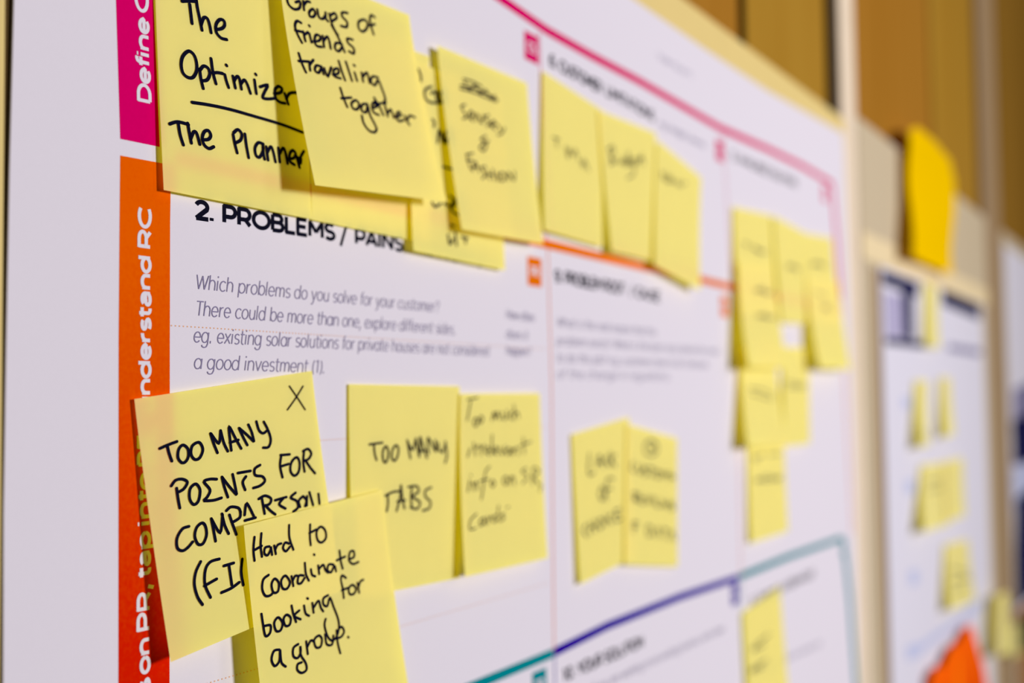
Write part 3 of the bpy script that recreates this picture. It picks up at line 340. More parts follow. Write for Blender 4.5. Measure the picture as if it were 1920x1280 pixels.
 'hard': dict(corner=[[296.5,-6.6,-40.42],[377.53,-3.0,-34.68],[388.63,-8.5,-119.62],[304.97,-10.5,-122.42]], curl=1.5, pen=0.93, ink=[[1.0,0.0571,0.056,0.0438,0.1043,0.0441,0.1485],[1.0,0.1017,0.0487,0.09,0.0965,0.0919,0.1413],[1.0,0.0518,0.1068,0.0964,0.0987],[1.0,0.1442,0.1095,0.1168,0.11,0.1085,0.1313,0.1273,0.1424,0.1488,0.1246,0.1524,0.1121,0.1559,0.1456],[1.0,0.1749,0.1118,0.18,0.1467],[1.0,0.1771,0.1314,0.1973,0.113,0.2205,0.1111],[1.0,0.2723,0.1209,0.2468,0.1125,0.2296,0.1315,0.2466,0.1479,0.2756,0.1342],[1.0,0.2838,0.0455,0.2779,0.0968,0.2964,0.1503],[1.0,0.4267,0.0668,0.4169,0.1151,0.4162,0.1525],[1.0,0.4154,0.1013,0.468,0.0942],[1.0,0.4981,0.0877,0.4662,0.1053,0.4679,0.1399,0.4942,0.1548,0.5279,0.141,0.5278,0.1081,0.4981,0.0877],[1.0,0.1217,0.222,0.0861,0.2339,0.0738,0.2693,0.0889,0.3001,0.1202,0.3045,0.1386,0.2964],[1.0,0.1574,0.2444,0.1339,0.2626,0.1402,0.2967,0.1692,0.2984,0.1797,0.2665,0.1574,0.2444],[1.0,0.2269,0.2456,0.1962,0.2615,0.2013,0.2929,0.2283,0.2995,0.2515,0.2782,0.2269,0.2456],[1.0,0.266,0.256,0.2713,0.2972],[1.0,0.2696,0.2762,0.2888,0.2594,0.3047,0.2614],[1.0,0.3454,0.2683,0.3152,0.2635,0.3014,0.2898,0.323,0.2964,0.3508,0.2794],[1.0,0.3635,0.2187,0.3626,0.2648,0.3773,0.296],[1.0,0.4002,0.2529,0.4034,0.2762,0.424,0.287],[1.0,0.4314,0.195,0.4347,0.1979],[1.0,0.4524,0.2468,0.4533,0.2824],[1.0,0.4553,0.2617,0.4882,0.2501,0.4991,0.274,0.5157,0.2887],[1.0,0.5602,0.2624,0.5279,0.2564,0.5141,0.2769,0.5367,0.2915,0.5667,0.2694,0.5737,0.294],[1.0,0.616,0.212,0.6168,0.2589,0.6242,0.2918],[1.0,0.5886,0.2491,0.6522,0.2443],[1.0,0.6776,0.2606,0.7175,0.2578,0.7206,0.2329,0.6916,0.2325,0.6786,0.2655,0.7051,0.2869,0.7473,0.2852],[1.0,0.0531,0.3659,0.056,0.4087,0.0627,0.4567,0.0918,0.4522,0.1002,0.4231,0.0645,0.4171],[1.0,0.153,0.4024,0.1247,0.4179,0.1306,0.452,0.1588,0.4563,0.1755,0.4305,0.153,0.4024],[1.0,0.2081,0.4036,0.185,0.4161,0.1919,0.4452,0.2195,0.4471,0.2311,0.422,0.2081,0.4036],[1.0,0.2451,0.374,0.2507,0.4113,0.2621,0.4456],[1.0,0.2914,0.4041,0.2547,0.4183,0.2933,0.4414],[1.0,0.3263,0.3914,0.3309,0.425,0.3518,0.4397],[1.0,0.3532,0.3656,0.3581,0.3689],[1.0,0.3832,0.3923,0.3845,0.4333],[1.0,0.3885,0.4132,0.4263,0.3922,0.4371,0.4236,0.4504,0.4419],[1.0,0.4969,0.3828,0.463,0.389,0.458,0.4138,0.4824,0.4258,0.5077,0.3966,0.526,0.4396,0.5459,0.4931,0.5455,0.5307,0.5237,0.5634,0.4871,0.5762,0.459,0.5514,0.4474,0.5029,0.4603,0.4772],[1.0,0.6394,0.3357,0.6143,0.3204,0.6005,0.3387,0.6069,0.375,0.606,0.4168],[1.0,0.5956,0.3809,0.65,0.3812],[1.0,0.6821,0.3746,0.6515,0.3839,0.6522,0.4087,0.6815,0.4146,0.7039,0.3978,0.6821,0.3746],[1.0,0.7196,0.3737,0.7244,0.4173],[1.0,0.7231,0.3951,0.7429,0.3723,0.7669,0.3686],[1.0,0.1368,0.531,0.1035,0.5284,0.0831,0.5586,0.0979,0.5879,0.1287,0.5755,0.1411,0.5354,0.1407,0.584,0.1637,0.6068],[1.0,0.2589,0.5373,0.2255,0.5459,0.2194,0.5777,0.2448,0.5917,0.2678,0.5739,0.2711,0.548,0.2674,0.585,0.2916,0.6245,0.2914,0.6524,0.2584,0.6574,0.2338,0.6389,0.2399,0.6171,0.2667,0.6155],[1.0,0.3123,0.5387,0.3127,0.5915],[1.0,0.3125,0.5651,0.3425,0.5425,0.3611,0.5502],[1.0,0.3995,0.5342,0.3657,0.5456,0.3721,0.5777,0.4028,0.5816,0.418,0.5533,0.3995,0.5342],[1.0,0.4436,0.5392,0.446,0.5815,0.482,0.5911,0.4989,0.5577],[1.0,0.5258,0.5407,0.5223,0.5919,0.5309,0.6408],[1.0,0.5234,0.5517,0.5598,0.5327,0.5775,0.5553,0.5557,0.5736,0.5164,0.5749],[1.0,0.6004,0.5861,0.6036,0.5892]]),
 'tabs': dict(corner=[[360.26,-0.6,6.21],[438.15,-0.6,5.63],[434.42,-2.0,-76.26],[359.4,-3.2,-73.77]], curl=1.6, pen=0.95, ink=[[1.0,0.1589,0.2875,0.2693,0.2811],[1.0,0.1968,0.2884,0.2024,0.3321,0.2173,0.3633],[1.0,0.2965,0.2998,0.2706,0.3263,0.2764,0.3698,0.2993,0.3763,0.3186,0.3452,0.3147,0.3126,0.2965,0.2998],[1.0,0.3853,0.2967,0.3542,0.3221,0.351,0.3611,0.3767,0.3711,0.4033,0.3457,0.4087,0.3117,0.3853,0.2967],[1.0,0.4887,0.274,0.5027,0.3208,0.5167,0.3649],[1.0,0.491,0.2807,0.537,0.323,0.5673,0.2703],[1.0,0.5674,0.2676,0.5843,0.3162,0.5989,0.3568],[1.0,0.5988,0.3594,0.607,0.3067,0.6074,0.2603,0.6422,0.3176,0.6724,0.367],[1.0,0.5891,0.331,0.6625,0.3303],[1.0,0.688,0.3458,0.6834,0.2658,0.7608,0.3376,0.7532,0.2794],[1.0,0.782,0.2937,0.7925,0.3282,0.827,0.3415,0.8538,0.3036],[1.0,0.8538,0.2884,0.8699,0.3578,0.8509,0.3972],[1.0,0.2873,0.5384,0.3547,0.5237,0.4277,0.5235],[1.0,0.3084,0.5356,0.3093,0.5776,0.2962,0.6135],[1.0,0.3838,0.6175,0.4198,0.5479,0.4262,0.4933,0.4389,0.5554,0.4568,0.6101],[1.0,0.3925,0.5725,0.4629,0.5698],[1.0,0.5287,0.5046,0.5174,0.5595,0.5259,0.6115],[1.0,0.4941,0.5056,0.5712,0.5052,0.5907,0.5334,0.5324,0.555,0.6022,0.5873,0.5722,0.6188,0.5111,0.6067],[1.0,0.7118,0.5184,0.6571,0.5306,0.654,0.56,0.7027,0.5908,0.689,0.6223,0.6267,0.6307]]),
 'much': dict(corner=[[436.95,-1.6,2.38],[508.94,-1.4,2.46],[510.02,-4.0,-76.88],[429.85,-7.6,-74.84]], curl=1.5, pen=0.7, ink=[[1.0,0.0801,0.0334,0.2001,0.022],[1.0,0.117,0.0426,0.0785,0.1503],[1.0,0.1744,0.1369,0.148,0.1613,0.1736,0.1866,0.2033,0.16,0.1744,0.1369],[1.0,0.2381,0.1272,0.2128,0.1511,0.2373,0.1682,0.2597,0.1443,0.2381,0.1272],[1.0,0.3643,0.1553,0.3914,0.1064,0.4065,0.1467,0.4339,0.1054,0.4587,0.1514],[1.0,0.49,0.1076,0.505,0.1499,0.542,0.1427,0.5573,0.0991],[1.0,0.6181,0.1092,0.5762,0.1322,0.6193,0.1541],[1.0,0.6438,0.0685,0.6466,0.1546],[1.0,0.6479,0.1309,0.687,0.1101,0.7025,0.1452],[1.0,0.108,0.3063,0.0764,0.3527],[1.0,0.1482,0.2762,0.1632,0.3485],[1.0,0.1619,0.3118,0.2053,0.2929],[1.0,0.2236,0.295,0.2302,0.3495],[1.0,0.232,0.3141,0.2733,0.2928],[1.0,0.2804,0.3362,0.3282,0.3211,0.304,0.3036,0.2807,0.3309,0.3232,0.3529],[1.0,0.3642,0.2381,0.3547,0.3525],[1.0,0.3778,0.3396,0.4236,0.3243,0.4022,0.3067,0.378,0.3365,0.4249,0.3535],[1.0,0.4504,0.3097,0.4766,0.3554,0.5194,0.3057],[1.0,0.5716,0.3198,0.5328,0.3279,0.5354,0.359,0.5764,0.3449,0.5848,0.3218,0.5918,0.361],[1.0,0.6116,0.3226,0.6186,0.362],[1.0,0.6205,0.3386,0.6696,0.3198,0.683,0.3643],[1.0,0.7535,0.2637,0.7594,0.3591],[1.0,0.7115,0.3116,0.8537,0.2903],[1.0,0.093,0.4836,0.0685,0.5441],[1.0,0.1066,0.4547,0.1108,0.4586],[1.0,0.1246,0.4971,0.1333,0.5434],[1.0,0.1353,0.5154,0.1694,0.4979,0.1842,0.5419],[1.0,0.3284,0.4169,0.2767,0.4441,0.2425,0.5325,0.216,0.5958],[1.0,0.2058,0.4939,0.3075,0.4886],[1.0,0.3538,0.4969,0.3304,0.5147,0.3538,0.5348,0.3775,0.5149,0.3538,0.4969],[1.0,0.5122,0.4818,0.4777,0.5032,0.5012,0.5314,0.5391,0.5102,0.5122,0.4818],[1.0,0.5566,0.5343,0.5711,0.4862],[1.0,0.5694,0.504,0.6076,0.488,0.6195,0.5377],[1.0,0.7826,0.4457,0.7186,0.4618,0.7844,0.4965,0.7181,0.535],[1.0,0.8422,0.547,0.8706,0.4478,0.9469,0.4744,0.8681,0.5053,0.9451,0.554],[1.0,0.9698,0.5602,0.9407,0.5924],[1.0,0.1554,0.6731,0.085,0.7031,0.0748,0.7518,0.1393,0.7497],[1.0,0.2339,0.6996,0.1906,0.7111,0.1906,0.7421,0.231,0.729,0.2366,0.7035,0.251,0.7417],[1.0,0.2739,0.6951,0.2851,0.7369],[1.0,0.2873,0.7147,0.3294,0.6961],[1.0,0.3795,0.6952,0.3406,0.7074,0.344,0.7347,0.3832,0.7196],[1.0,0.4099,0.6443,0.3975,0.7041,0.4131,0.7355],[1.0,0.4784,0.6932,0.4361,0.6993,0.4725,0.7186,0.4324,0.7331],[1.0,0.5077,0.6623,0.5341,0.6587]]),
 'channel': dict(corner=[[794.58,-1.2,-149.13],[879.94,-1.2,-142.25],[888.87,-4.0,-235.28],[800.91,-4.0,-232.55]], curl=1.5, pen=0.9, ink=[[1.3,0.1686,0.3328,0.3545,0.3182,0.6016,0.3081],[1.3,0.1995,0.3496,0.4647,0.3619],[1.3,0.0814,0.4848,0.2821,0.4928,0.4983,0.4929],[1.3,0.104,0.5092,0.3923,0.5269]]),
 'side_tag': dict(corner=[[1450.85,-1.5,130.99],[1531.95,-1.5,129.48],[1509.65,-6.0,55.05],[1429.11,-6.0,55.03]], curl=1.5, pen=1, ink=[]),
 'slim_a': dict(corner=[[1384.49,-2.0,14.88],[1453.51,-2.0,15.37],[1410.14,-10.0,-58.7],[1344.32,-12.0,-57.78]], curl=1.5, pen=2, ink=[[1,0.3561,0.6941,0.4525,0.8892],[1,0.5212,0.7617,0.7447,0.9275]]),
 'slim_b': dict(corner=[[1529.49,-2.0,19.17],[1597.43,-2.0,19.79],[1580.77,-8.0,-51.49],[1497.98,-10.0,-52.66]], curl=1.5, pen=2, ink=[]),
 'pair_a': dict(corner=[[1403.34,-2.0,-80.72],[1558.69,-2.0,-85.16],[1538.31,-6.0,-159.38],[1344.02,-14.0,-148.94]], curl=1.5, pen=2, ink=[[1,0.2837,0.2826,0.6905,0.2747],[1,0.2779,0.4168,0.7681,0.4011]]),
 'pair_b': dict(corner=[[1530.06,-4.0,-83.65],[1661.0,-4.0,-84.84],[1633.87,-9.0,-157.51],[1508.15,-9.0,-153.81]], curl=1.5, pen=2, ink=[]),
 'lone': dict(corner=[[1528.86,-2.0,-184.42],[1690.89,-2.0,-194.72],[1693.6,-8.0,-274.29],[1488.44,-12.0,-256.27]], curl=1.5, pen=2, ink=[[1,0.19,0.3917,0.8572,0.5444],[1,0.1905,0.5936,0.9253,0.6243],[1,0.1888,0.7597,0.6928,0.7683]]),
 'edge_a': dict(corner=[[1828.14,-16.0,-287.91],[1938.74,-16.0,-297.84],[1906.06,-20.0,-381.68],[1783.89,-22.0,-364.44]], curl=1.5, pen=2, ink=[]),
 'edge_b': dict(corner=[[2039.81,-3.0,-366.72],[2156.8,-3.0,-381.16],[2118.33,-8.0,-426.02],[2008.88,-8.0,-411.9]], curl=1.5, pen=2, ink=[])}
SHEET = [[212.94, 232.26], [213.14, 111.4], [212.19, 63.84], [211.61, 17.12], [211.21, -28.83], [211.47, -74.2], [211.47, -372.0], [1109.47, -372.0], [1109.47, -262.13], [1113.98, -29.8], [1112.27, 48.96], [1104.55, 241.65], [881.14, 232.65], [745.7, 231.7], [641.12, 232.26]]
LINES = [["pink", 4.8, [[266.17, 190.52], [450.58, 190.52], [481.42, 188.38], [524.94, 185.29], [575.41, 184.86], [639.14, 185.28], [775.46, 183.57], [877.92, 187.24], [968.99, 189.06], [1062.66, 188.05]], "section_line"],
 ["pink", 9, [[1060.81, 187.29], [1071.02, 143.45], [1080.14, 86.39]], "side_line"],
 ["orange", 3, [[1081.9, 85.54], [1088.36, -0.22], [1100.31, -126.17]], "side_line"],
 ["orange", 4.7, [[271.1, 77.19], [520.72, 76.64], [646.04, 75.8], [718.27, 76.06], [790.26, 75.29], [1079.02, 74.74]], "section_line"],
 ["purple", 4.6, [[523.25, -124.71], [584.13, -122.03], [685.88, -121.85], [793.04, -124.32]], "section_line"],
 ["teal", 4.6, [[343.06, -125.48], [455.93, -125.13], [522.69, -124.86]], "section_line"],
 ["teal", 4.6, [[794.14, -124.11], [907.94, -123.88], [1065.01, -126.27]], "section_line"],
 ["teal", 12, [[1068.5, -127.58], [1085.27, -181.57], [1100.92, -269.86]], "side_line"],
 ["pink", 0.9, [[516.45, 182.24], [521.28, 76.7]], "column_line"],
 ["orange", 0.9, [[522.39, 76.55], [524.31, 6.95], [523.26, -124.45]], "column_line"],
 ["pink", 0.9, [[779.58, 182.13], [791.37, 75.74]], "column_line"],
 ["orange", 1.0, [[792.39, 74.7], [799.37, -6.68], [797.41, -124.54]], "column_line"],
 ["purple", 1.0, [[523.79, -125.59], [523.63, -149.86]], "column_line"],
 ["teal", 1.0, [[798.43, -125.78], [799.29, -215.32]], "column_line"]]
BARS = [["pink", [[245.6, 189.54], [259.64, 209.64], [263.62, 125.93], [265.01, 104.29], [266.4, 80.1], [250.62, 79.73], [249.71, 100.69], [248.79, 121.67]]], ["orange", [[250.64, 74.7], [266.41, 75.05], [271.1, 75.15], [270.8, 56.27], [270.76, 19.22], [270.88, -93.16], [250.67, -88.62], [250.28, 18.49], [250.45, 48.97]]]]
TAGS = [["pink", "CS", [501.22, 179.29]], ["orange", "PR", [501.52, 68.64]], ["pink", "CL", [765.59, 174.37]], ["pink", "AS", [1029.25, 182.56]], ["orange", "RC", [768.66, 67.88]], ["purple", "SL", [777.82, -127.64]], ["teal", "TR", [500.98, -130.29]], ["teal", "CH", [1061.18, -128.67]]]
DOTS = [[271.2, 518.33, 24.27], [271.28, 518.33, -14.35], [271.43, 518.33, -90.18]]
TEXTS = [["lettering_pink", "Define", [262.85, 93.03], [261.9, 118.69], 5.7, 1.08, "white"],
 ["lettering_pink", "CS,", [261.78, 121.18], [261.19, 135.35], 5.7, 1.08, "white"],
 ["lettering_orange", "RC", [262.98, 47.69], [263.05, 59.32], 5.5, 1.12, "white"],
 ["lettering_orange", "understand", [263.13, -2.56], [262.99, 44.87], 5.5, 1.12, "white"],
 ["lettering_orange", "BE,", [262.96, -19.06], [263.04, -7.8], 5.5, 1.12, "white"],
 ["lettering_orange", "into", [263.02, -36.95], [262.97, -21.66], 5.5, 1.12, "white"],
 ["lettering_orange", "tap", [263.07, -52.66], [263.03, -39.54], 5.5, 1.12, "white"],
 ["lettering_orange", "PR,", [263.01, -68.77], [263.07, -55.24], 5.5, 1.12, "white"],
 ["lettering_orange", "on", [263.05, -81.47], [263.01, -71.51], 5.5, 1.12, "white"],
 ["lettering_orange", "Focus", [263.03, -110.54], [263.05, -83.88], 5.5, 1.12, "white"],
 ["heading", "2.", [281.76, 58.98], [289.95, 59.12], 6.9, 1.45, "ink"],
 ["heading", "PROBLEMS", [294.41, 59.13], [352.8, 59.65], 6.9, 1.45, "ink"],
 ["heading", "/", [356.95, 58.79], [362.18, 59.75], 7.6, 1.2, "ink"],
 ["heading", "PAINS", [366.17, 59.76], [396.96, 59.96], 6.9, 1.45, "ink"],
 ["heading", "+ its frequency", [404.56, 60.5], [459.37, 60.41], 4.6, 0.55, "ink"],
 ["heading", "6. CUSTOMER", [527.28, 167.59], [586.67, 166.29], 6.9, 1.35, "ink"],
 ["heading", "LIMITATIONS", [593.46, 166.57], [658.71, 165.08], 6.9, 1.35, "ink"],
 ["body_text", "e.g. budget, devices", [668.46, 164.37], [743.94, 163.97], 4.4, 0.5, "grey"],
 ["heading", "5. AVAILABLE SOLUTIONS", [797.96, 165.21], [950.83, 168.18], 6.9, 1.2, "ink"],
 ["heading", "9. PROBLEM ROOT", [529.79, 58.19], [612.38, 57.44], 6.9, 1.35, "ink"],
 ["heading", "/ CAUSE", [621.79, 57.17], [662.69, 56.43], 6.9, 1.3, "ink"],
 ["heading", "10. YOUR SOLUTION", [532.94, -141.22], [629.75, -141.71], 6.9, 1.35, "ink"],
 ["heading", "8. CHANNELS of BEHAVIOUR", [818.35, -148.2], [972.83, -148.47], 6.9, 1.1, "ink"],
 ["heading", "Version:", [667.04, 205.38], [725.1, 206.14], 4.6, 0.5, "grey"],
 ["body_text", "Which problems do you solve for your customer?", [281.77, 36.48], [423.25, 36.86], 5.0, 0.39, "grey"],
 ["body_text", "There could be more than one, explore different sides.", [281.78, 27.86], [436.06, 27.84], 5.0, 0.39, "grey"],
 ["body_text", "eg. existing solar solutions for private houses are not considered", [280.85, 19.23], [464.08, 19.26], 5.0, 0.39, "grey"],
 ["body_text", "a good investment (1).", [281.09, 10.67], [346.77, 10.09], 5.0, 0.39, "grey"],
 ["body_text", "How often", [480.35, 37.33], [507.05, 36.9], 4.6, 0.42, "grey"],
 ["body_text", "does it", [480.13, 28.11], [500.46, 27.85], 4.6, 0.42, "grey"],
 ["body_text", "happen?", [479.95, 20.4], [502.89, 20.21], 4.6, 0.42, "grey"],
 ["body_text", "What is the real reason that this", [530.85, 35.93], [656.12, 36.01], 5.0, 0.39, "grey"],
 ["body_text", "problem exists? What is the back story behind the need", [530.57, 26.52], [762.2, 27.64], 5.0, 0.39, "grey"],
 ["body_text", "to do this job? e.g. customers have to do it because", [530.31, 17.94], [741.74, 18.38], 5.0, 0.39, "grey"],
 ["body_text", "of the change in regulations.", [530.06, 9.64], [677.03, 9.89], 5.0, 0.39, "grey"],
 ["body_text", "If you are working on an existing business, write down", [563.69, -153.38], [761.6, -155.84], 5.0, 0.39, "grey"],
 ["body_text", "What kind of actions do customers take", [826.64, -197.35], [989.71, -206.63], 5.0, 0.4, "grey"]]
EDGE = {"frame_left": 211.2, "frame_top": 256.02, "frame_in": 234.03, "post_a": 1111.632814162065, "post_b": 1166.415008782067, "second_l": 1237.64, "second_r": 1888.17, "second_top": 131.19, "rail_top": 158.88, "panel_top": 270.92, "post2_a": 1954.21, "post2_b": 2121.89, "third_l": 2134.44, "third_top": 249.26, "seams": [859.0630379333727, 1102.8611016363766, 1598.4602958176238, 2039.8819901143938]}
CARD = [[1345.57, 290.27], [1405.88, 304.56], [1501.76, 307.51], [1607.26, 300.3], [1624.97, 278.61], [1591.73, 215.05], [1571.54, 148.53], [1468.09, 149.62], [1310.73, 146.33], [1337.91, 207.84]]
SECOND_PRINT = [["navy", [[1246.75, 127.06], [1424.57, 127.77], [1422.34, 111.57], [1245.15, 113.22]]],
 ["navy", [[1336.67, 124.41], [1391.81, 123.4], [1389.18, 61.15], [1336.5, 60.37]]],
 ["navy", [[1252.99, 58.87], [1448.62, 60.85], [1447.46, 52.7], [1252.09, 51.16]]],
 ["lavender", [[1251.33, 105.45], [1337.11, 106.95], [1339.34, 61.64], [1253.06, 59.42]]],
 ["navy", [[1571.84, 131.17], [1867.41, 129.19], [1863.14, 106.91], [1568.87, 112.11]]],
 ["slate", [[1600.97, 62.82], [1864.61, 63.78], [1862.79, 54.32], [1599.65, 54.59]]],
 ["pale_blue", [[1322.99, -3.86], [1371.92, -4.12], [1373.15, -15.96], [1324.16, -15.33]]],
 ["pale_blue", [[1327.47, -92.63], [1376.54, -95.82], [1377.37, -110.61], [1328.28, -106.95]]],
 ["pale_blue", [[1333.49, -190.08], [1380.28, -193.81], [1380.79, -210.88], [1334.08, -206.08]]],
 ["pale_blue", [[1310.21, -266.35], [1377.87, -273.53], [1378.7, -288.24], [1310.79, -282.04]]],
 ["pale_blue", [[1377.47, -276.37], [1806.12, -288.8], [1808.18, -302.56], [1379.17, -284.83]]]]
THIRD_PRINT = [["slate", [[2193.36, 5.2], [2681.14, 38.41], [2624.35, -155.36], [2157.16, -121.53]]],
 ["navy", [[2161.19, -48.54], [2661.91, -27.22], [2630.53, -134.28], [2177.36, -119.03]]],
 ["pale_blue", [[2142.8, -127.83], [2633.63, -123.7], [2609.05, -207.56], [2126.76, -197.01]]],
 ["navy", [[2182.9, -179.52], [2621.27, -165.85], [2561.4, -370.1], [2083.76, -355.65], [2148.36, -269.42]]],
 ["tan", [[2070.01, -361.91], [2558.49, -380.04], [2490.75, -611.14], [2014.39, -500.69]]],
 ["dark_brown", [[2123.37, -374.99], [2546.91, -419.54], [2525.52, -492.53], [2130.67, -425.65]]]]
ORANGE = [[1365.14, -343.34], [1387.39, -312.35], [1418.59, -308.03], [1456.06, -313.62], [1508.59, -301.94], [1558.25, -305.87], [1613.26, -297.04], [1657.13, -300.38], [1697.6, -333.84], [1743.71, -372.39], [1791.28, -440.55]]
ORANGE_SHADE = [[1563.62, -383.15], [1576.24, -332.45], [1605.35, -321.47], [1644.76, -326.71], [1660.88, -352.32], [1680.0, -409.34]]
ORANGE_LIT = [[1474.6, -363.05], [1489.63, -312.48], [1514.66, -309.09], [1541.81, -319.31], [1546.33, -379.19]]

# ------------------------------------------------------------------ the setting
E = EDGE
FLOOR = -ZC * 1000
def seam_wall():
    # veneered wall panels with dark open joints, one continuous wall
    vs, fs, mi = [], [], []
    xs = [-300.0] + E['seams'] + [4200.0]
    half = [9.0, 12.0, 6.0, 30.0]
    def box(x0, x1, z0, z1, h0, h1, k):
        b = len(vs)
        vs.extend([W(x, h, z) for x in (x0, x1) for h in (h0, h1) for z in (z0, z1)])
        for q in ((0, 1, 3, 2), (4, 6, 7, 5), (0, 4, 5, 1), (2, 3, 7, 6), (0, 2, 6, 4), (1, 5, 7, 3)):
            fs.append([b + i for i in q]); mi.append(k)
    box(-300, 4200, FLOOR, 1400, -70, -21, 0)
    kinds = [2, 1, 2, 1, 3, 1]
    for i in range(len(xs) - 1):
        l = xs[i] + (half[i - 1] if i > 0 else 0); r_ = xs[i + 1] - (half[i] if i < len(half) else 0)
        box(l, r_, FLOOR, 1400, -21, -12, kinds[i])
    me = bpy.data.meshes.new('wall_back'); me.from_pydata(vs, [], fs); me.update()
    for m in (GAP_M, WOOD_M, WOOD_B, WOOD_D): me.materials.append(m)
    for p, k in zip(me.polygons, mi): p.material_index = k
    o = link('wall_back', me, None); o['kind'] = 'structure'
    return o
seam_wall()
fl = slab('floor', -1500, 4200, FLOOR - 50, FLOOR, -80, 4200, FLOOR_M, bev=0); fl['kind'] = 'structure'

# ------------------------------------------------------------------ boards
xl = SHEET[2][0]
# first board: fibreboard in shadow-gap brown, cream frame
pr_ = max(p[0] for p in SHEET) - 20
b1 = slab('pin_board', E['frame_left'] - 2, pr_, -420, E['frame_in'] - 3, -11.5, -2.0, BOARD_M, bev=.4, origin=W(600, -10, -420))
tag(b1, 'large cream framed pin board carrying the big canvas poster', 'pin board')
slab('frame_side', E['frame_left'] - 26, E['frame_left'], -446, E['frame_top'], -11.5, -1.0, FRAME_M, b1, 1.0)
slab('frame_side', pr_, E['post_a'] - .5, -446, E['frame_in'] - 3.2, -11.5, -1.0, POST_M, b1, .6)
slab('frame_top', E['frame_left'] + .2, E['post_a'] - .5, E['frame_in'] - 3, E['frame_top'], -11.5, -1.0, FRAME_M, b1, .6)
slab('frame_bottom', E['frame_left'] + .2, pr_ - .2, -446, -421, -11.5, -1.0, FRAME_M, b1, .6)
# upright posts
p1 = slab('upright_post', E['post_a'], E['post_b'], FLOOR, 1250, -12, -3.0, POST_M, bev=1.5, origin=W(E['post_a'], 0, FLOOR))
tag(p1, 'pale cream upright post between the big canvas board and the second board', 'post')
p2 = slab('upright_post', E['post2_a'], E['post2_b'], FLOOR, 1250, -12, -3.0, POST2_M, bev=1.5, origin=W(E['post2_a'], 0, FLOOR))
tag(p2, 'taupe upright post between the second board and the board at the right edge', 'post')
# second board
b2 = slab('pin_board', E['post_b'] + 1, E['post2_a'] - 1, -900, E['panel_top'], -11.5, -2.0, PANEL_M, bev=1.5, origin=W(1500, -10, -900))
tag(b2, 'greige felt board behind the navy headed poster, past the cream post', 'pin board')
slab('rail', E['post_b'] + 3, E['post2_a'] - 2, E['second_top'] + 1, E['rail_top'], -2, -1.0, RAIL_M, b2, .3)
slab('edge_strip', E['second_l'] - 30, E['second_l'] - 2, -900, E['second_top'] - 4, -2, -1.0, POST2_M, b2, .3)
# third board
b3 = slab('pin_board', E['post2_b'] + 1, 3300, -900, E['third_top'] + 22, -11.5, -1.0, PANEL_M, bev=1.5, origin=W(2600, -10, -900))
tag(b3, 'board at the right edge of the photo with a cropped white poster', 'pin board')

# ------------------------------------------------------------------ the canvas poster and everything printed on it
PH = -.4                                        # poster face, mm in front of the board plane
poster = extrude_poly('canvas_poster', SHEET, -1.0, PH, PAPER, origin=W(xl, 0, -372))
tag(poster, 'big white printed canvas poster with pink and orange side bars, covered in sticky notes', 'poster')
H1, H2 = PH + .06, PH + .12
for colr, pts in BARS:
    nm = 'pink_side_bar' if colr == 'pink' else 'orange_side_bar'
    b = extrude_poly(nm, pts, PH - .02, H1, COLS['pink'] if colr == 'pink' else BAR_ORANGE, poster)
    key = 'lettering_' + colr
    vs, fs = [], []
    for part, s, a, c, cap, wt, cc in TEXTS:
        if part != key: continue
        v2, f2 = letters(s.replace('a', '@'), a, c, cap, wt); k = len(vs); vs += v2; fs += [[i + k for i in q] for q in f2]
    lt = flat('lettering', vs, fs, H2 + .02, PAPER, None); lt.parent = b; lt.location = (0, 0, 0)
    lt['label'] = 'white lettering'
for i, (colr, w, pts, nm) in enumerate(LINES):
    vs, fs = [], []; ribbon([tuple(p) for p in pts], w, vs, fs, False)
    flat(colr + '_' + nm, vs, fs, H1 + .003 * i, COLS[colr], poster)
for a, b, z in DOTS:
    vs, fs = [], []
    x = a
    while x < b:
        k = len(vs); vs += [(x, z - .2), (x + .5, z - .2), (x + .5, z + .2), (x, z + .2)]; fs.append([k, k + 1, k + 2, k + 3]); x += 1.7
    flat('dotted_line', vs, fs, H1 + .05, COLS['pale_orange'], poster)
for part, s, a, c, cap, wt, cc in TEXTS:
    if part.startswith('lettering'): continue
    vs, fs = letters(s, a, c, cap, wt, .16 if part == 'body_text' else 0)
    flat(part, vs, fs, H2, COLS[cc], poster)
for colr, s, (x, z) in TAGS:
    t = extrude_poly('section_tag', [(x, z - 14), (x + 14, z - 14), (x + 14, z), (x, z)], PH - .02, H2, COLS[colr], poster)
    w = 8.2
    vs, fs = letters(s, (x + 7 - w / 2, z - 9.7), (x + 7 + w / 2, z - 9.7), 5.4, .95)
    k = len(vs); x0, x1, z0, z1 = x + 1.6, x + 12.4, z - 11.0, z - 3.0
    lt = flat('lettering', vs, fs, H2 + .05, PAPER, None); lt.parent = t; lt.location = (0, 0, 0)

